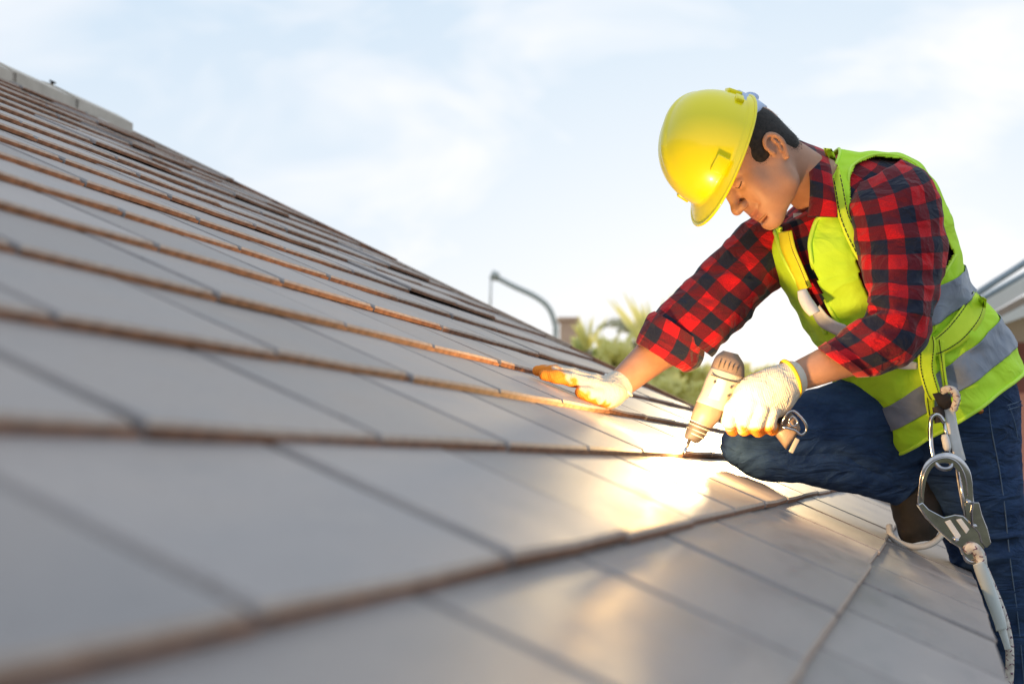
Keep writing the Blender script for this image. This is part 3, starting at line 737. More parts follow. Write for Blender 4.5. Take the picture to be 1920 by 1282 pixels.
# hair: short cut shell with strands
hsd = SDF(); hsd.ell((-.004,0,.052), (.0925,.0780,.0870), .01).ell((-.006,0,.02), (.084,.0772,.05), .01).ell((-.042,0,-.014), (.046,.058,.034), .02)
hsd.ell((.122,0,-.024), (.100,.12,.095), .006, 's').ell((.030,0,-.062), (.060,.12,.058), .012, 's').ell((-.010,.085,.002), (.020,.030,.034), .004, 's').ell((-.010,-.085,.002), (.020,.030,.034), .004, 's')
RV, RF = nets(hsd, lo, hi, .003); me = nmesh(HO+(RV*HSC)@HM.T, RF); fix_normals(me); hair = link('hair', me, M['hair'], body)
mb = MB(); cnt = 0
cl = me.polygons
idx = rng.choice(len(cl), 5200)
for i in idx:
    p = cl[int(i)]; c = np.array(p.center); n_ = np.array(p.normal); l = to_local(c)
    if l[2] > .09: continue
    d = n_*.35+(HM@np.array([-.15, 0, -1.0]))*.9+rng.normal(0, .25, 3); d /= np.linalg.norm(d); s_ = np.cross(d, n_); s_ /= np.linalg.norm(s_)+1e-9
    w_ = .0005; q = c-n_*.0005; e = q+d*random.uniform(.004, .007)
    mb.add([q-s_*w_, q+s_*w_, e], [(0, 1, 2)])
hd = hsd(HV.astype(np.float32)); cand = np.argwhere((hd > .0003) & (hd < .006) & (HV[:, 0] < .045) & (HV[:, 2] > -.055))[:, 0]
Rm = HM
for i in rng.choice(cand, 3200):
    c = HVw[i]; pr_ = 1-hd[i]/.006
    if random.random() > pr_**1.2 or (abs(HV[i, 1]) > .0815): continue
    d = (HM@np.array([-.15, 0, -1.0]))+rng.normal(0, .3, 3); d /= np.linalg.norm(d); s_ = np.cross(d, -CF); s_ /= np.linalg.norm(s_)+1e-9; n_ = c-HW((0, 0, .03)); n_ /= np.linalg.norm(n_)
    q = c+n_*.0003; mb.add([q-s_*.00028, q+s_*.00028, q+d*random.uniform(.0012, .0028)+n_*.0006], [(0, 1, 2)])
o = mb.build('hair_strands', M['hair'], hair, fix=False); o['kind'] = 'stuff'

# --- jeans
def jfold(amp, seed, knee=None):
    def f(i, j, uv, p):
        a = amp*nfold((p[0]*.6, p[1], p[2]*2.0), 12, seed)+amp*.5*nfold((p[0], p[1], p[2]*2), 36, seed)
        if knee is not None:
            d = np.linalg.norm(np.array(p)-knee); a += .012*math.exp(-(d/.11)**2)*ridge((p[0]*.4, p[1]*.4, p[2]*2.6), 9, seed)
        return a
    return f
JL = [(1640,752,1862,610, 3.23,.135, 8,10), (1664,790,1892,672, 3.235,.135, 8,10), (1690,828,1908,720, 3.245,.135, 6,8), (1716,868,1914,770, 3.26,.12, 4,4), (1738,915,1918,840, 3.29,.105, 0,0), (1752,962,1921,915, 3.32,.10, 0,0), (1772,1010,1926,985, 3.36,.095, 0,0),
      (1796,1065,1934,1050, 3.40,.09, 0,0), (1822,1130,1944,1120, 3.44,.085, 0,0), (1846,1210,1954,1200, 3.50,.08, 0,0), (1866,1300,1962,1295, 3.55,.075, 0,0), (1890,1440,1976,1440, 3.6,.07, 0,0), (1900,1520,1980,1520, 3.63,.068, 0,0)]
jeans = loft('jeans', JL, M['denim'], person, 170, 72, disp=jfold(.005, 3, W(1830,1060,3.32)), caps=True)
JR = [(1868,640,1740,860, 3.27,.12, 0,0), (1800,640,1700,890, 3.26,.115, 0,0), (1700,668,1640,905, 3.22,.11, 0,0), (1600,700,1570,890, 3.17,.10, 0,0), (1500,738,1495,872, 3.11,.092, 0,0), (1430,752,1434,868, 3.06,.085, 0,0), (1385,775,1392,876, 3.03,.075, 0,0), (1362,815,1374,872, 3.02,.045, 0,0), (1358,838,1366,860, 3.02,.018, 0,0)]
loft('jeans_leg', JR, M['denim'], jeans, 110, 64, disp=jfold(.006, 8, W(1460,830,3.0)), caps=True)
JS = [(1358,834,1374,862, 3.02,.02, 0,0), (1372,806,1392,884, 3.015,.055, 0,0), (1424,812,1428,900, 3.03,.066, 0,0), (1500,824,1500,908, 3.09,.068, 0,0), (1590,826,1578,920, 3.16,.066, 0,0), (1670,826,1636,932, 3.22,.06, 0,0), (1728,846,1670,942, 3.26,.052, 0,0), (1752,880,1684,950, 3.28,.045, 0,0)]
loft('jeans_leg', JS, M['denim'], jeans, 90, 60, disp=jfold(.0045, 15), caps=True)
jb = [bpy.data.objects[n] for n in ('jeans',)]
jbvh = BVHTree.FromPolygons([v.co for v in jeans.data.vertices], [p.vertices for p in jeans.data.polygons])
def onj(x, y, off=.0008):
    d = Vector(rayd(x, y)); d.normalize(); h = jbvh.ray_cast(Vector(CAM), d)[0]
    return (np.array(h) if h is not None else W(x, y, 3.15))-np.array(d)*off
mb = MB()
for px in ([(1852,745),(1858,800),(1872,870),(1884,950),(1893,1040),(1905,1130),(1915,1220),(1922,1300)], [(1892,762),(1902,790),(1908,822)], [(1888,760),(1915,752)], [(1890,768),(1917,760)]):
    L = smooth_pts(np.array([onj(x, y) for x, y in catmull(np.array(px), 40)]), 2); mb.tube(L, .0013, 5)
mb.build('jeans_seam', M['seam'], jeans)
mb = MB(); c = onj(1838, 770, .001); mb.tube([c, c-CF*.003], .006, 12); mb.build('rivet', mat('copper', (.6,.25,.1), .35, 1.0), jeans)

# --- shoe of the kneeling leg, resting on its toe
shoe = loft('shoe', [(1672,918,1762,850, 3.29,.04, 0,0), (1668,940,1758,880, 3.29,.045, 0,0), (1672,962,1762,915, 3.285,.048, 0,0), (1680,985,1768,950, 3.275,.048, 0,0), (1688,1006,1766,985, 3.265,.045, 0,0), (1700,1020,1752,1010, 3.26,.035, 0,0)], M['shoe'], person, 40, 40, disp=lambda i, j, uv, p: .004*nfold(p, 40, 3))
mb = MB(); A = catmull(np.array([(1667,985,3.25),(1670,1002,3.235),(1688,1018,3.225),(1716,1025,3.222),(1744,1020,3.23),(1764,1004,3.245),(1772,982,3.26)]), 40)
mb.tube([W(*a) for a in A], .0068, 12); mb.build('shoe_sole', M['sole'], shoe)
# boot of the standing leg on a plank below the eave
bt = loft('shoe', [(1902,1500,1982,1500, 3.63,.05, 0,0), (1890,1545,1986,1550, 3.62,.05, 0,0), (1850,1590,1990,1590, 3.60,.052, 0,0), (1838,1618,1992,1622, 3.60,.054, 0,0)], M['shoe'], person, 30, 30)

# --- gloves
def colour_glove(V, F, fn, name, extra=None):
    me = nmesh(V, F); fix_normals(me); co = np.zeros(len(me.vertices)*3); me.vertices.foreach_get('co', co); co = co.reshape(-1, 3)
    w = fn(co)[:, None]; ns = np.array([noise.noise(Vector(c*90)) for c in co])[:, None]
    w = np.clip(w*6+ns*1.2, 0, 1)
    vcol(me, 'Col', w*np.array([.78, .25, .03])+(1-w)*np.array([.60, .56, .49])); return link(name, me, M['glove'], person)
g1 = SDF()
pw = J['wR']
g1.cap(W(1158,724,2.985), W(1140,735,2.965), .030, .031, .01)
g1.ell(W(1132,737,2.95), (.040,.045,.026), .015)
fingers = [([(1112,722,2.915),(1072,712,2.905),(1042,706,2.90),(1020,703,2.90)], .0118), ([(1114,716,2.935),(1070,703,2.925),(1036,697,2.925),(1008,695,2.925)], .0118),
           ([(1116,713,2.955),(1074,701,2.945),(1042,695,2.945),(1016,693,2.945)], .0112), ([(1120,714,2.975),(1084,705,2.965),(1058,701,2.965),(1036,699,2.965)], .0102)]
for pts, r in fingers:
    g1.path([W(1135,733,pts[0][2]+.01)]+[W(*p) for p in pts], [.017, r*1.12, r*1.03, r, r*.86], .006)
g1.path([W(1140,745,2.93), W(1120,743,2.905), W(1102,739,2.895), W(1088,735,2.89)], [.020, .0140, .0125, .0105], .008)
pts_all = np.array([W(*p) for f_ in fingers for p in f_[0]]+[W(1165,725,2.99), W(1150,762,2.93)])
GV, GF = nets(g1, pts_all.min(0)-.045, pts_all.max(0)+.045, .0019)
gup = rn
def f1(co):
    h = (co-RO)@rn; pr = proj(co); x = pr[:, 0]
    lim = .016+.022*np.clip((1125-x)/90, -.5, 1)          # palm side and finger ends are dipped
    return np.maximum(lim-h, (1036-x)/1000*1.0)
gl1 = colour_glove(GV, GF, lambda co: f1(co)*14, 'glove')
V_, F_ = tube([W(1166+math.cos(a)*0+0, 0, 3) for a in ()] or [W(1160,722,2.985)+.0315*(math.cos(a)*(-CF)+math.sin(a)*wd(.78,.62)/1.0) for a in np.linspace(0, 2*math.pi, 32, endpoint=False)], .0030, 6, closed=True)
me_ = mesh(V_, F_); fix_normals(me_); link('glove_cuff', me_, M['white'], gl1)

g2 = SDF()
wl = W(1478,714,2.848)
g2.cap(W(1482,711,2.85), W(1462,722,2.845), .0335, .036, .012)
g2.ell(W(1436,742,2.845), (.052,.040,.045), .02).ell(W(1415,748,2.838), (.040,.034,.034), .02)
kn = [((1392,742,2.828),(1372,766,2.826),(1366,790,2.845),(1374,806,2.875)), ((1408,757,2.815),(1394,786,2.815),(1396,803,2.84),(1412,800,2.872)),
      ((1428,768,2.812),(1418,795,2.815),(1422,806,2.84),(1436,800,2.872)), ((1448,772,2.818),(1442,796,2.822),(1448,804,2.845),(1458,796,2.872))]
for k_, pts in enumerate(kn):
    r = (.0138, .0140, .0135, .0122)[k_]
    g2.path([W(1440,740,2.838)]+[W(*p) for p in pts], [.020, r*1.06, r, r*.96, r*.88], .003)
g2.path([W(1440,730,2.87), W(1410,725,2.895), W(1385,735,2.905), W(1370,750,2.90)], [.018, .0145, .013, .011], .01)
pa = np.array([W(*p) for f_ in kn for p in f_]+[W(1505,700,2.88), W(1440,690,2.88), W(1385,735,2.92)])
GV, GF = nets(g2, pa.min(0)-.05, pa.max(0)+.05, .0021)
def f2(co):
    pr = proj(co); x, y, z = pr[:, 0], pr[:, 1], pr[:, 2]
    return np.maximum((y-(800-.10*(x-1370)))/60, (z-2.852)*3.2)
gl2 = colour_glove(GV, GF, lambda co: f2(co), 'glove')
ax_ = (J['eL']-J['wL']); ax_ /= np.linalg.norm(ax_); p1 = np.cross(ax_, CF); p1 /= np.linalg.norm(p1); p2 = np.cross(ax_, p1)
V_, F_ = tube([W(1482,710,2.851)+.0345*(math.cos(a)*p1+math.sin(a)*p2) for a in np.linspace(0, 2*math.pi, 36, endpoint=False)], .0036, 8, closed=True)
me_ = mesh(V_, F_); fix_normals(me_); link('glove_cuff', me_, M['cuff'], gl2)

# ------------------------------------------------------------------ helmet
h_f, h_u = wd(-.32, .947), wd(-.947, -.32); yw, rl = math.radians(20), math.radians(13)
Hf = math.cos(yw)*h_f+math.sin(yw)*(-CF); Hs0 = math.cos(yw)*(-CF)-math.sin(yw)*h_f
Hu = math.cos(rl)*h_u+math.sin(rl)*Hs0; Hs = math.cos(rl)*Hs0-math.sin(rl)*h_u
HC = W(1348, 280, 3.02)
def HP(f, s, u): return HC+Hf*f+Hs*s+Hu*u
helmet = empty('hard_hat', tuple(HC), 'glossy yellow hard hat with short peak on the head of the kneeling worker', 'helmet')
def dome(ph, t, off=0.0):
    a = (.118 if math.cos(ph) > 0 else .110)+off; b = .106+off; H_ = .117+off
    c, s = math.cos(t)**.86, math.sin(t)**.94 if t > 0 else 0
    kz = 1-.06*math.cos(ph)*c
    return HP(a*math.cos(ph)*c, b*math.sin(ph)*c, H_*s*kz)
n1, n2 = 40, 96; G = np.zeros((n1+6, n2, 3))
for j in range(n2):
    ph = 2*math.pi*j/n2; pf = max(0, math.cos(ph))**2.2
    for i in range(n1): G[i+6, j] = dome(ph, math.pi/2*(i/(n1-1))*.998)
    a = (.118 if math.cos(ph) > 0 else .110)
    for i in range(6):
        q = (6-i)/6; out = q*(.009+.030*pf); G[i, j] = HP((a+out)*math.cos(ph), (.106+out*.9)*math.sin(ph), -.010*q*q*(1-pf)-.012*q*pf-.003*q)
# top ridges: three raised ribs running front to back
for i in range(6, n1+6):
    for j in range(n2):
        l = np.array([(G[i, j]-HC)@Hf, (G[i, j]-HC)@Hs, (G[i, j]-HC)@Hu])
        e = math.exp(-(l[1]/.012)**4)*.0035 if l[2] > .05 else 0
        G[i, j] += (G[i, j]-HP(0, 0, .02))/np.linalg.norm(G[i, j]-HP(0, 0, .02))*e*min(1, (l[2]-.05)/.03 if l[2] > .05 else 0)
V = np.vstack([G.reshape(-1, 3)]); me = mesh(V, grid_faces(n1+6, n2)+[tuple((n1+5)*n2+j for j in range(n2))]); fix_normals(me)
sh = link('shell', me, M['shell'], helmet); solid(sh, .0028, -1)
rim = [G[0, j] for j in range(n2)]; V_, F_ = tube(rim, .0028, 8, closed=True); me = mesh(V_, F_); fix_normals(me); link('rim_bead', me, M['shell'], sh)
mb = MB()
for ph, w_, hgt in ((math.radians(50), .017, .013), (math.radians(128), .011, .008), (math.radians(158), .013, .015), (math.radians(-50), .017, .013), (math.radians(-158), .013, .015)):
    c = (dome(ph, .06, .003)+dome(ph, .20, .003))/2; t1 = dome(ph+.05, .13)-dome(ph-.05, .13); t1 /= np.linalg.norm(t1); up = dome(ph, .25)-dome(ph, .05); up /= np.linalg.norm(up); nn_ = np.cross(t1, up)
    MB().box(c, [t1*w_, up*hgt, nn_*.0042]).build('slot_lug', M['shell'], helmet, bevel=.002)
mb = MB(); k = 26; rows = []
for i in range(k):
    ph = math.radians(112+136*i/(k-1)); e = math.sin(math.pi*i/(k-1)); rr = .100+.026*e
    rows.append((HP(rr*math.cos(ph), .101*math.sin(ph), .006), HP((rr-.001)*math.cos(ph), .101*math.sin(ph), -.010-.026*e), HP((rr-.006)*math.cos(ph), .100*math.sin(ph), -.014-.050*e**1.3)))
V = [p for r in rows for p in r]; me = mesh(V, grid_faces(k, 3, False)); su = link('suspension_band', me, M['susp'], helmet); solid(su, .003, 0)
c = HP(-.124, 0, -.034); mb = MB(); mb.tube([c, c-Hf*.016], .014, 14); mb.build('ratchet_knob', M['susp'], su)
MB().box(HP(-.098, .028, -.004), [Hs*.014, Hu*.010, Hf*.003]).build('pad', M['black'], su)


# ------------------------------------------------------------------ cordless drill in the near hand
drill = empty('cordless_drill', tuple(W(1340, 750, 2.86)), 'brown and grey cordless drill held nose down against the tiles', 'drill')
DR = [(1356,657,1384,664, 2.868,.014, 0,0), (1342,668,1395,684, 2.866,.026, 0,0), (1332,690,1396,710, 2.862,.031, 0,0), (1322,712,1385,732, 2.860,.031, 0,0), (1314,734,1372,753, 2.856,.029, 0,0)]
loft('motor_housing', DR[:3], M['tool_brown'], drill, 24, 36, sup=.85)
loft('body', [(a+1, b-2, c-1, d-2, e, f, g, h) for a, b, c, d, e, f, g, h in DR[2:]]+[(1305,752,1360,772, 2.852,.027, 0,0)], M['tool_grey'], drill, 30, 36, sup=.85)
loft('gearbox', [(1306,752,1358,771, 2.852,.025, 0,0), (1299,770,1347,789, 2.848,.024, 0,0), (1294,786,1334,804, 2.846,.020, 0,0)], M['tool_brown'], drill, 20, 32)
loft('chuck', [(1294,787,1331,803, 2.845,.018, 0,0), (1288,802,1322,818, 2.842,.0175, 0,0), (1284,815,1312,828, 2.84,.013, 0,0), (1284,821,1304,831, 2.838,.007, 0,0)], M['tool_dark'], drill, 20, 28)
for zc, (lx, ly, rx, ry) in enumerate([(1292,792,1329,808), (1289,800,1324,815), (1287,807,1319,822)]):
    a_, b_ = W(lx-1, ly, 2.843), W(rx+1, ry, 2.843); c_ = (a_+b_)/2; h_ = (b_-a_)/2
    V_, F_ = tube([c_+h_*math.cos(q)-CF*.0185*math.sin(q) for q in np.linspace(0, 2*math.pi, 24, endpoint=False)], .0011, 5, closed=True); me = mesh(V_, F_); fix_normals(me); link('chuck_ring', me, M['tool_grey'], drill)
for x, y in ((1340,716),(1371,726),(1330,742),(1366,742)): MB().tube([W(x, y, 2.828), W(x, y, 2.835)], .0024, 8).build('screw', M['tool_dark'], drill)
MB().tube([W(1333,702,2.832), W(1362,712,2.828), W(1390,718,2.836)], .0012, 5, sub=5).build('housing_seam', M['tool_dark'], drill)
bit = MB(); bit.tube([W(1293,824,2.838), roofhit(1283,848,.001)], .0032, 8); bit.build('screwdriver_bit', M['steel'], drill)
for k_ in range(5):
    a = W(1349+k_*8.2, 681+k_*2.6+2, 2.8345+.0012*abs(k_-2)); MB().box(a, [wd(.4,.15)*.0018, wd(-.3,.9)*.0072, CF*.0015]).build('vent_slot', M['tool_dark'], drill)
panel = loft('side_panel', [(1346,706,1366,712, 2.834,.006, 0,0), (1336,724,1360,732, 2.832,.006, 0,0), (1327,744,1350,752, 2.829,.006, 0,0)], mat('tool_panel', (.50,.50,.48), .35), drill, 16, 20)
loft('handle', [(1352,728,1385,712, 2.872,.018, 0,0), (1385,765,1415,735, 2.874,.017, 0,0), (1425,795,1452,762, 2.872,.017, 0,0), (1458,820,1480,782, 2.868,.018, 0,0)], M['tool_dark'], drill, 24, 28)
loft('battery', [(1450,812,1482,772, 2.868,.028, 0,0), (1458,822,1494,784, 2.866,.032, 0,0), (1470,838,1500,800, 2.864,.032, 0,0), (1474,842,1501,806, 2.864,.026, 0,0)], M['tool_brown'], drill, 20, 30, sup=.5)
mb = MB(); bz = 2.828
mb.tube([W(1465,795,bz), W(1476,775,bz-.004), W(1490,771,bz-.004), W(1508,790,bz-.004), W(1512,806,bz), W(1502,815,bz), W(1490,806,bz), W(1466,800,bz)], .0026, 8, sub=3)
mb.tube([W(1478,790,bz-.002), W(1486,780,bz-.004), W(1496,792,bz-.004), W(1486,799,bz-.002), W(1478,790,bz-.002)], .0018, 8, sub=3)
mb.build('belt_hook', M['steel'], drill)
MB().box(W(1489,835,2.832), [wd(.45,-.9)*.014, wd(.9,.45)*.004, CF*.004]).build('release_catch', M['tool_grey'], drill, bevel=.001)
# added glowing ball and warm point light in place of a sun flare
E_ = mat('added_glow_emitter', (1, .8, .5)); P(E_).inputs['Emission Color'].default_value = (1, .78, .42, 1); P(E_).inputs['Emission Strength'].default_value = 60
glowp = W(1278, 826, 2.805); 
ld = MB(); ld.tube([glowp+wd(-.25,.9)*.008*math.cos(q) for q in np.linspace(math.pi-.05, .05, 9)], [.008*math.sin(q)+.0003 for q in np.linspace(math.pi-.05, .05, 9)], 16); ld.build('added_glow_ball', E_, drill)
pl = bpy.data.lights.new('added_glow', 'POINT'); pl.energy = 13; pl.color = (1, .60, .22); pl.shadow_soft_size = .015
po = bpy.data.objects.new('added_glow', pl); COL.objects.link(po); po.location = roofhit(1262, 846, .0)+rn*.042

# ------------------------------------------------------------------ fall arrest gear hanging on the harness
car = empty('carabiner', tuple(W(1762, 780, 3.0)), 'steel screw gate carabiner hanging from the lime webbing at the hip', 'carabiner')
cz = 2.985
mb = MB(); mb.tube([W(x, y, cz+dz) for x, y, dz in [(1770,792,0),(1760,778,0),(1749,780,0),(1745,795,0),(1745,825,0),(1750,858,-.006),(1762,876,-.012),(1778,878,-.014),(1785,868,-.008),(1781,850,0)]], .0046, 12, sub=5); mb.build('frame', M['steel'], car)
MB().tube([W(1770,792,cz), W(1774,812,cz), W(1780,850,cz)], .0034, 10).build('gate', M['steel'], car)
MB().tube([W(1771,814,cz), W(1772,820,cz), W(1776,838,cz), W(1777,844,cz)], [.0052,.0074,.0078,.0056], 14).build('screw_sleeve', M['lanyard'], car)
ringp = loft('black_sleeve', [(1748,738,1760,762, 3.0,.014, 0,0), (1765,735,1772,768, 3.0,.016, 0,0), (1782,738,1786,762, 3.0,.013, 0,0)], M['blackweb'], person, 16, 24)
loft('black_sleeve', [(1748,764,1766,758, 3.0,.010, 0,0), (1750,780,1772,775, 2.995,.012, 0,0), (1752,794,1771,790, 2.99,.009, 0,0)], M['blackweb'], person, 16, 24)
hook = empty('snap_hook', tuple(W(1790, 950, 2.98)), 'large polished steel scaffold snap hook hanging in front of the jeans', 'hook')
hz_ = 2.978
def prism_px(poly, Z, th): return [W(x, y, Z) for x, y in poly], CF*th
outer = [(1729,952),(1720,944),(1722,915),(1725,893),(1733,870),(1750,854),(1776,848),(1800,857),(1817,878),(1823,902),(1826,940),(1836,985),(1822,990)]
inner = [(1810,975),(1808,940),(1803,906),(1796,884),(1781,870),(1766,868),(1751,874),(1741,888),(1736,905),(1733,925),(1732,943)]
mb = MB(); A = catmull(np.array(outer), 50); B = catmull(np.array(inner[::-1]), 50)[:]
V = [W(x, y, hz_-.006) for x, y in A]+[W(x, y, hz_-.006) for x, y in B]+[W(x, y, hz_+.006) for x, y in A]+[W(x, y, hz_+.006) for x, y in B]
n = 50; F = []
for i in range(n-1):
    F += [(i, i+1, n+i+1, n+i), (2*n+i, 3*n+i, 3*n+i+1, 2*n+i+1), (i, 2*n+i, 2*n+i+1, i+1), (n+i, n+i+1, 3*n+i+1, 3*n+i)]
F += [(0, n, 3*n, 2*n), (n-1, 3*n-1, 4*n-1, 2*n-1)]
mb.add(V, F); fr = mb.build('frame', M['steel'], hook, bevel=.0018)
mb = MB(); rib = [(1729,938),(1729,912),(1732,892),(1741,874),(1756,862),(1776,858),(1794,866),(1806,884),(1812,905),(1815,930)]
mb.tube([W(x, y, hz_-.0075) for x, y in rib], .0016, 6, sub=4); mb.build('rib', M['steel'], fr)
poly = [(1721,946),(1730,941),(1742,954),(1770,969),(1790,964),(1806,966),(1826,985),(1840,1003),(1847,1025),(1838,1046),(1820,1051),(1806,1040),(1802,1028),(1786,1018),(1764,998),(1738,972)]
p, d = prism_px(poly, hz_-.008, .016); MB().prism(p, d).build('body', M['steel'], hook, smooth=False, bevel=.002)
for poly in ([(1772,978),(1782,974),(1802,1004),(1796,1014)], [(1793,974),(1803,972),(1818,992),(1812,1000)]):
    p, d = prism_px(poly, hz_-.0105, .003); MB().prism(p, d).build('rib', M['lanyard'], hook, smooth=False, bevel=.0008)
MB().tube([W(1809,968,hz_-.004), W(1806,935,hz_-.004), W(1797,884,hz_-.004)], .0030, 8).build('gate', M['steel'], hook)
poly = [(1826,941),(1836,941),(1842,965),(1852,990),(1859,1018),(1850,1027),(1841,1018),(1836,1000),(1824,985),(1822,960)]
p, d = prism_px(poly, hz_-.014, .006); MB().prism(p, d).build('locking_lever', M['steel'], hook, smooth=False, bevel=.0015)
for x, y in ((1817,941),(1828,986),(1794,1012)): MB().tube([W(x, y, hz_-.018), W(x, y, hz_-.006)], .0042, 12).build('rivet', M['steel'], hook, bevel=.0006)
V_, F_ = tube([W(1822+13*math.cos(a), 1039+14*math.sin(a), hz_-.003*math.sin(a)) for a in np.linspace(0, 2*math.pi, 28, endpoint=False)], .0046, 10, closed=True); me = mesh(V_, F_); fix_normals(me); link('eye', me, M['steel'], hook)
def braid(name, pts, r, parent, marks=True):
    A = catmull(np.array([list(W(*q)) for q in pts]), 14*len(pts)); o = MB().tube(list(A), r, 14).build(name, M['rope'], parent)
    mb = MB(); k = len(A)
    T = np.gradient(A, axis=0); T /= np.linalg.norm(T, axis=1, keepdims=True); s_ = 0
    acc = np.concatenate([[0], np.cumsum(np.linalg.norm(np.diff(A, axis=0), axis=1))])
    for ph in (0, math.pi):
        for sg in (-1, 1):
            t = 0
            while t < acc[-1]-.006:
                pp = []
                for q in (0, .5, 1):
                    tt = t+q*.0035; c = np.array([np.interp(tt, acc, A[:, i]) for i in range(3)]); Tn = np.array([np.interp(tt, acc, T[:, i]) for i in range(3)])
                    a = np.cross(Tn, [0, 0, 1.]); a /= np.linalg.norm(a); b = np.cross(Tn, a); an = ph+sg*tt*160
                    pp.append(c+(math.cos(an)*a+math.sin(an)*b)*(r+.0001))
                mb.tube(pp, .0009, 4); t += .0085
    if marks: mk = mb.build('rope_markers', M['rope_mark'], o); mk['kind'] = 'stuff'
    return o
rope = empty('lanyard_rope', tuple(W(1850, 1100, 2.95)), 'white braided lanyard rope with clear sleeve running from the snap hook', 'rope')
braid('rope_loop', [(1812,1030,2.972),(1826,1026,2.962),(1838,1040,2.962),(1842,1062,2.965),(1850,1084,2.97)], .0098, rope)
braid('rope_strand', [(1846,1066,2.985),(1862,1104,2.985),(1878,1144,2.985),(1888,1180,2.985),(1893,1215,2.985),(1893,1262,2.985),(1888,1320,2.99),(1880,1400,3.0)], .0080, rope)
loft('clear_sleeve', [(1824,1058,1848,1050, 2.962,.011, 0,0), (1830,1078,1854,1068, 2.962,.012, 0,0), (1846,1120,1870,1112, 2.962,.0115, 0,0), (1863,1165,1885,1158, 2.962,.0105, 0,0), (1868,1183,1889,1178, 2.962,.010, 0,0)], M['sleeve'], rope, 30, 20)
loft('clear_sleeve', [(1870,1178,1886,1175, 2.964,.008, 0,0), (1880,1205,1893,1202, 2.964,.0075, 0,0), (1884,1218,1896,1216, 2.964,.006, 0,0)], M['sleeve'], rope, 16, 18)
lan = empty('lanyard', tuple(W(1790, 800, 2.99)), 'white webbing lanyard looped over the black sleeve and hanging behind the hook', 'strap')
braid('rope_loop', [(1767,733,2.985),(1778,729,2.975),(1789,733,2.972),(1794,748,2.975),(1788,768,2.985)], .0070, lan)
ribbon('webbing', [(1768,762,1790,766),(1776,800,1796,800),(1784,840,1804,836),(1792,868,1811,862)], M['lanyard'], lan, zs=[3.0,2.998,2.998,3.0], n=30)
ribbon('webbing', [(1790,866,1808,862),(1796,910,1810,906),(1806,960,1818,956),(1814,985,1824,982)], M['rope'], lan, zs=[3.0,3.002,3.004,3.004], n=30)

# ------------------------------------------------------------------ behind the roof
def gy(Z): return 641+(0-(-0))*0 + FPX*math.tan(0)  # unused
def ground(x, Z):
    """ground point under pixel column x at depth Z"""
    p = W(x, 875, Z); return np.array([p[0], p[1], 0.])
lamp = empty('street_lamp', tuple(ground(1041, 20)), 'thin bent grey lamp post rising behind the roof edge', 'street lamp')
A = catmull(np.array([list(ground(1041,20)), list(W(1042,900,20)), list(W(1042,640,20)), list(W(1040,605,20)), list(W(1028,576,20)), list(W(1004,556,20)), list(W(960,535,20)), list(W(926,517,20))]), 60)
MB().tube(list(A), .035, 10).build('pole', M['pipe'], lamp)
MB().tube([W(921,514,20), W(934,520,20)], .06, 10).build('lamp_head', M['pipe'], lamp)
MB().tube([W(921,518,20), W(919,585,20)], .012, 6).build('hanging_rod', M['pipe'], lamp)

# low house with a chimney
hm = noisy(mat('terracotta_render', rough=.9), (.62, .42, .29), (.72, .50, .36), 5)
ch = empty('house', tuple(ground(1075, 22)), 'low distant house whose square tan chimney shows over the roof edge', 'house')
def boxw(c, dx, dy, z0, z1): return [(c[0]-dx, c[1]-dy), (c[0]+dx, c[1]-dy), (c[0]+dx, c[1]+dy), (c[0]-dx, c[1]+dy)], z0, z1
def prismz(name, c, dx, dy, z0, z1, m, par):
    return MB().prism([np.array([x, y, z0]) for x, y in boxw(c, dx, dy, z0, z1)[0]], np.array([0, 0, z1-z0])).build(name, m, par, smooth=False)
c = ground(1075, 24); prismz('wall', c, 2.6, 1.6, 0, 5.0, M['render'], ch)
MB().prism([np.array([c[0]-2.9, c[1]-2, 5.0]), np.array([c[0]-2.9, c[1]+2, 5.0]), np.array([c[0]-2.9, c[1], 5.65])], np.array([5.8, 0, 0])).build('roof', M['render'], ch, smooth=False)
cc = W(1066, 640, 22.6); prismz('chimney', cc, .125, .15, 5.2, W(1066,604,22.6)[2], hm, ch); prismz('chimney_cap', cc, .16, .18, W(1066,604,22.6)[2]+.003, W(1066,600,22.6)[2]+.03, hm, ch)

# plants behind the roof
leafm = [noisy(mat('leaf_%s' % n_, rough=.5, spec=.3), a, b, 2, 2) for n_, a, b in (('bright', (.78,.74,.24), (.90,.86,.42)), ('green', (.60,.64,.22), (.74,.74,.34)), ('dry', (.55,.53,.34), (.66,.63,.45)))]
for m_ in leafm:
    t_ = m_.node_tree; tr = N(t_, 'ShaderNodeBsdfTranslucent'); mx = N(t_, 'ShaderNodeMixShader'); mx.inputs[0].default_value = .62
    src = P(m_).inputs['Base Color'].links[0].from_socket; t_.links.new(src, tr.inputs[0]); out = [n for n in t_.nodes if n.type == 'OUTPUT_MATERIAL'][0]
    t_.links.new(P(m_).outputs[0], mx.inputs[1]); t_.links.new(tr.outputs[0], mx.inputs[2]); t_.links.new(mx.outputs[0], out.inputs[0])
barkm = noisy(mat('palm_trunk', rough=.9), (.16, .12, .08), (.28, .22, .15), 8)
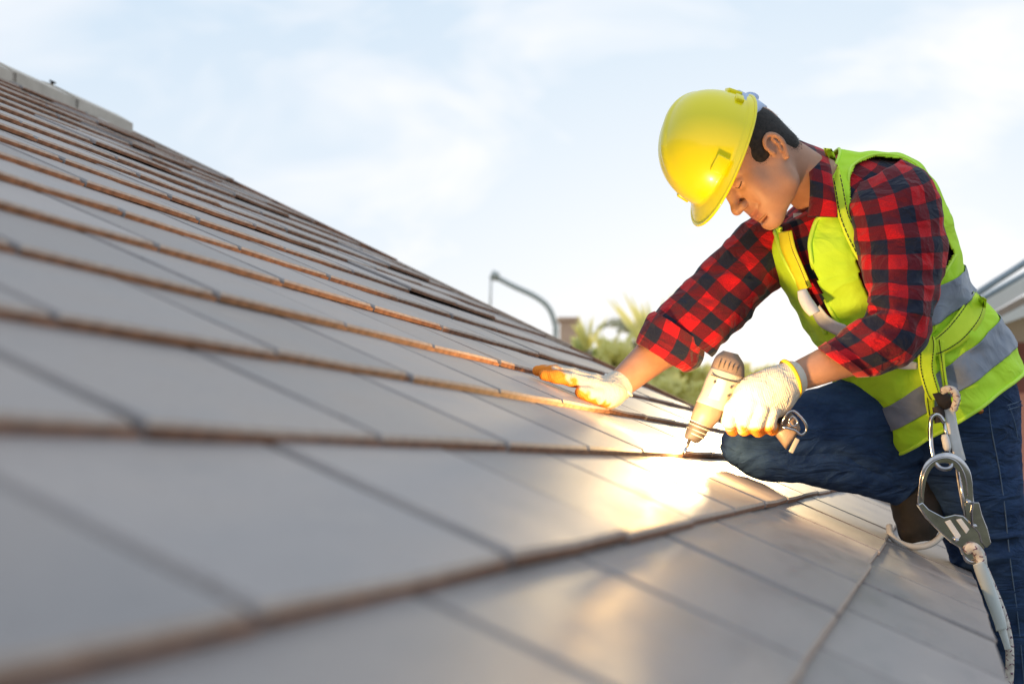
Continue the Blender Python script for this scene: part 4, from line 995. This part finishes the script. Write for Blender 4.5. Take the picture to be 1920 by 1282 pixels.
def frond(mb, base, dirv, L, w, droop, pinn=14):
    d = np.array(dirv, float); d /= np.linalg.norm(d); pts = []; p = np.array(base, float); k = 9
    for i in range(k):
        pts.append(p.copy()); p = p+d*L/(k-1); d = d+np.array([0, 0, -droop/k]); d /= np.linalg.norm(d)
    mb.tube(pts, list(np.linspace(.014, .004, k)), 5)
    side = np.cross(d, [0, 0, 1.]); side /= np.linalg.norm(side)+1e-9; Pn = catmull(np.array(pts), pinn)
    for i in range(1, pinn):
        t = i/(pinn-1); lw = w*math.sin(math.pi*min(1, .15+t*.85))+.03; dl = Pn[i]-Pn[i-1]; dl /= np.linalg.norm(dl)
        for sg in (-1, 1):
            tip = Pn[i]+(side*sg*.8+dl*.7+np.array([0, 0, random.uniform(-.45, .15)]))*lw; q = dl*.022; md_ = (Pn[i]+tip)/2+np.array([0, 0, .02])
            mb.add([Pn[i]-q, Pn[i]+q, md_+q, md_-q, tip], [(0, 1, 2, 3), (3, 2, 4)])
def palm(name, px, top, Z, nf, L, w, droop, m, label, up=.5, group=None, spread=1.0):
    b = ground(px, Z); t = W(px, top, Z); o = empty(name, tuple(b), label, 'palm' if name == 'palm_tree' else 'plant', group)
    MB().tube([b, (b+t)/2+np.array([random.uniform(-.1, .1), 0, 0]), t], [.12, .09, .07], 10, sub=4).build('trunk' if name == 'palm_tree' else 'stem', barkm, o)
    for i in range(nf):
        a = 2*math.pi*i/nf*1.0+random.uniform(-.25, .25); e = up+random.uniform(-.3, .45)
        mb = MB(); frond(mb, t, (math.cos(a)*spread, math.sin(a)*spread, e), L*random.uniform(.75, 1.1), w, droop); mb.build('frond', m, o, fix=False)
    return o
palm('palm_tree', 1194, 640, 19, 9, .75, .14, 2.2, leafm[2], 'dry greyish palm with drooping fronds left of the sleeve', up=1.1, spread=.8)
def shrub(px, top, Z, r, n, m, label, ls=.10, name='shrub'):
    b = ground(px, Z); t = W(px, top, Z); H = t[2]; o = empty(name, tuple(b), label, 'bush' if name == 'shrub' else 'tree')
    st = MB(); st.tube([b, b+np.array([0, 0, H*.6]), t-np.array([0, 0, r*.5])], [.10, .07, .03], 8, sub=3)
    mb = MB(); cl = [(np.array([random.gauss(0, r*.55), random.gauss(0, r*.4), -abs(random.gauss(0, r*.8))-r*.15]), random.uniform(.25, .5)*r) for _ in range(12)]
    cl += [(np.array([random.gauss(0, r*.9), random.gauss(0, r*.8), -random.uniform(r, H*.8)]), random.uniform(.4, .8)*r) for _ in range(22)]; n = int(n*2.6)
    for q, cr_ in cl[:12]: st.tube([b+np.array([0, 0, H*.55]), t+q], [.03, .012], 5)
    for i in range(n):
        q, cr_ = random.choice(cl); v = np.array([random.gauss(0, 1) for _ in range(3)]); v /= np.linalg.norm(v); c = t+q+v*cr_*random.uniform(.4, 1.1)
        a = np.array([random.gauss(0, 1) for _ in range(3)]); a /= np.linalg.norm(a); bb = np.cross(a, v); bb /= np.linalg.norm(bb)+1e-9; s_ = ls*random.uniform(.6, 1.3)
        mb.add([c-a*s_, c+bb*s_*.35, c+a*s_, c-bb*s_*.35], [(0, 1, 2, 3)])
    st.build('stem' if name == 'shrub' else 'trunk', barkm, o); f = mb.build('foliage' if name == 'shrub' else 'crown', m, o, smooth=False, fix=False); f['kind'] = 'stuff'; return o
def grassy(px, top, Z, n, L, m, label):
    b = ground(px, Z); t = W(px, top, Z); o = empty('spiky_plant', tuple(b), label, 'plant')
    MB().tube([b, t-np.array([0, 0, L])], [.08, .05], 8).build('stem', barkm, o)
    for i in range(n):
        a = random.uniform(0, 6.28); lean = random.uniform(.1, .5); p0 = t-np.array([0, 0, L]); d = np.array([math.cos(a)*lean, math.sin(a)*lean, 1.]); d /= np.linalg.norm(d); l = L*random.uniform(.7, 1.05)
        sd = np.cross(d, [math.sin(a), -math.cos(a), .2]); sd /= np.linalg.norm(sd); w_ = .028*max(1, L/.6)
        P4 = [p0+d*l*q+np.array([math.cos(a), math.sin(a), 0])*lean*l*q*q*.5 for q in (0, .35, .7, 1)]
        mb = MB(); V = []
        for q, p_ in enumerate(P4): ww = w_*(.6, 1, .7, .05)[q]; V += [p_-sd*ww, p_+sd*ww]
        mb.add(V, [(0, 1, 3, 2), (2, 3, 5, 4), (4, 5, 7, 6)]); o2 = mb.build('leaf', m, o, fix=False)
    return o
grassy(1102, 590, 18, 16, .42, leafm[0], 'tall spiky yellow-green plant just right of the tan chimney')
grassy(1140, 618, 17, 14, .35, leafm[0], 'short spiky plant between the chimney and the dry palm')
grassy(1228, 545, 17, 34, .85, leafm[0], 'tallest spiky yellow-green plant directly beside the rolled sleeve')
shrub(1120, 640, 19, .28, 500, leafm[1], 'small green bush at the foot of the spiky plants')
shrub(1165, 648, 16, .30, 600, leafm[0], 'yellow-green bush just above the wrist of the flat hand')
shrub(1275, 680, 15, .38, 900, leafm[0], 'bright yellow-green bush between the sleeve cuff and the drill')
shrub(1420, 690, 16, .25, 500, leafm[0], 'small bright bush behind the gloved fist')
shrub(1330, 712, 13, .35, 900, leafm[0], 'low bright bush directly behind the drill')
# neighbouring house at the right edge
nh = empty('house', tuple(ground(2100, 10)), 'neighbouring house with white eaves at the right edge behind the vest', 'house')
white = noisy(mat('white_paint', rough=.6), (.74, .72, .68), (.82, .80, .76), 3); beige = noisy(mat('beige_wall', rough=.9), (.50, .42, .33), (.58, .50, .40), 2); dred = noisy(mat('red_wall', rough=.85), (.22, .07, .05), (.30, .11, .08), 4); coral = noisy(mat('coral_wall', rough=.85), (.62, .24, .16), (.70, .30, .20), 4)
brn = mat('eave_shadow_brown', (.34, .26, .20), .8)
def slab(name, pts, th, m): return MB().prism([W(*p) for p in pts], CF*th).build(name, m, nh, smooth=False)
z1, z2, z3 = W(2000,592,10)[2], W(2000,642,10)[2], W(2000,738,10)[2]
xa, xb, yy = W(1846,600,10)[0], W(2700,600,10)[0], W(1846,700,10)[1]
def wallb(name, za, zb, m, dy=0): return MB().prism([np.array([xa, yy-dy, za]), np.array([xb, yy-dy, za]), np.array([xb, yy-dy, zb]), np.array([xa, yy-dy, zb])], np.array([0, 4.0+dy, 0])).build(name, m, nh, smooth=False)
wallb('upper_wall', z2+.002, z1-.03, beige); wallb('lower_wall', z3+.002, z2, dred, .03); wallb('plinth', 0, z3, coral, .06)
slab('roof', [(1800,622,9.6),(1838,566,9.6),(1925,520,9.6),(2600,165,9.6),(2600,300,9.6),(1925,548,9.6)], .35, white)
slab('eave_shadow_strip', [(1850,598,9.55),(1925,556,9.55),(2600,300,9.55),(2600,318,9.55),(1925,568,9.55),(1852,606,9.55)], .1, brn)  # brown strip painting the shadow line under the white eave
slab('fascia', [(1852,608,9.52),(1925,570,9.52),(2600,325,9.52),(2600,380,9.52),(1925,592,9.52),(1862,614,9.52)], .12, white)
MB().prism([np.array([xa+.02, yy, z1-.05]), np.array([xb, yy, z1-.05]), W(2690,352,10), W(1866,610,10)], np.array([0, .3, 0])).build('gable_wall', beige, nh, smooth=False)
gp = noisy(mat('blue_grey_metal', rough=.5), (.34, .42, .50), (.44, .52, .60), 5)
for (a, b, r_) in (((1826,554), (2400,184), .02), ((1836,564), (2400,240), .014)):
    MB().tube([W(a[0], a[1], 9.2), W(b[0], b[1], 9.2)], r_, 8).build('roof_rail', gp, nh)
# field edge trees far away so the land has an end
for i in range(10):
    Z = 60+random.uniform(-8, 20); px = -600+i*420+random.uniform(-100, 100)
    shrub(px, 845+random.uniform(-15, 10), Z, 1.8, 700, leafm[1], 'distant green tree beyond the houses', .35, name='tree')['group'] = 'distant trees beyond the houses'
# plank and trestle the standing foot rests on
pk = empty('scaffold_board', tuple(W(1915, 1640, 3.60)*np.array([1,1,0])), 'wooden scaffold board below the eave under the standing foot', 'scaffold')
bp_ = W(1915, 1624, 3.60); wood = noisy(mat('board_wood', rough=.8), (.30, .20, .11), (.42, .30, .18), 6)
MB().box(bp_-np.array([0, 0, .022]), [rc*1.2, np.array([rc[1], -rc[0], 0])*.17, np.array([0, 0, .02])]).build('board', wood, pk, smooth=False)
for s_ in (-1, 1):
    q = bp_+rc*s_*1.05; MB().tube([np.array([q[0], q[1], 0]), np.array([q[0], q[1], bp_[2]-.045])], .03, 10).build('post', M['pipe'], pk)
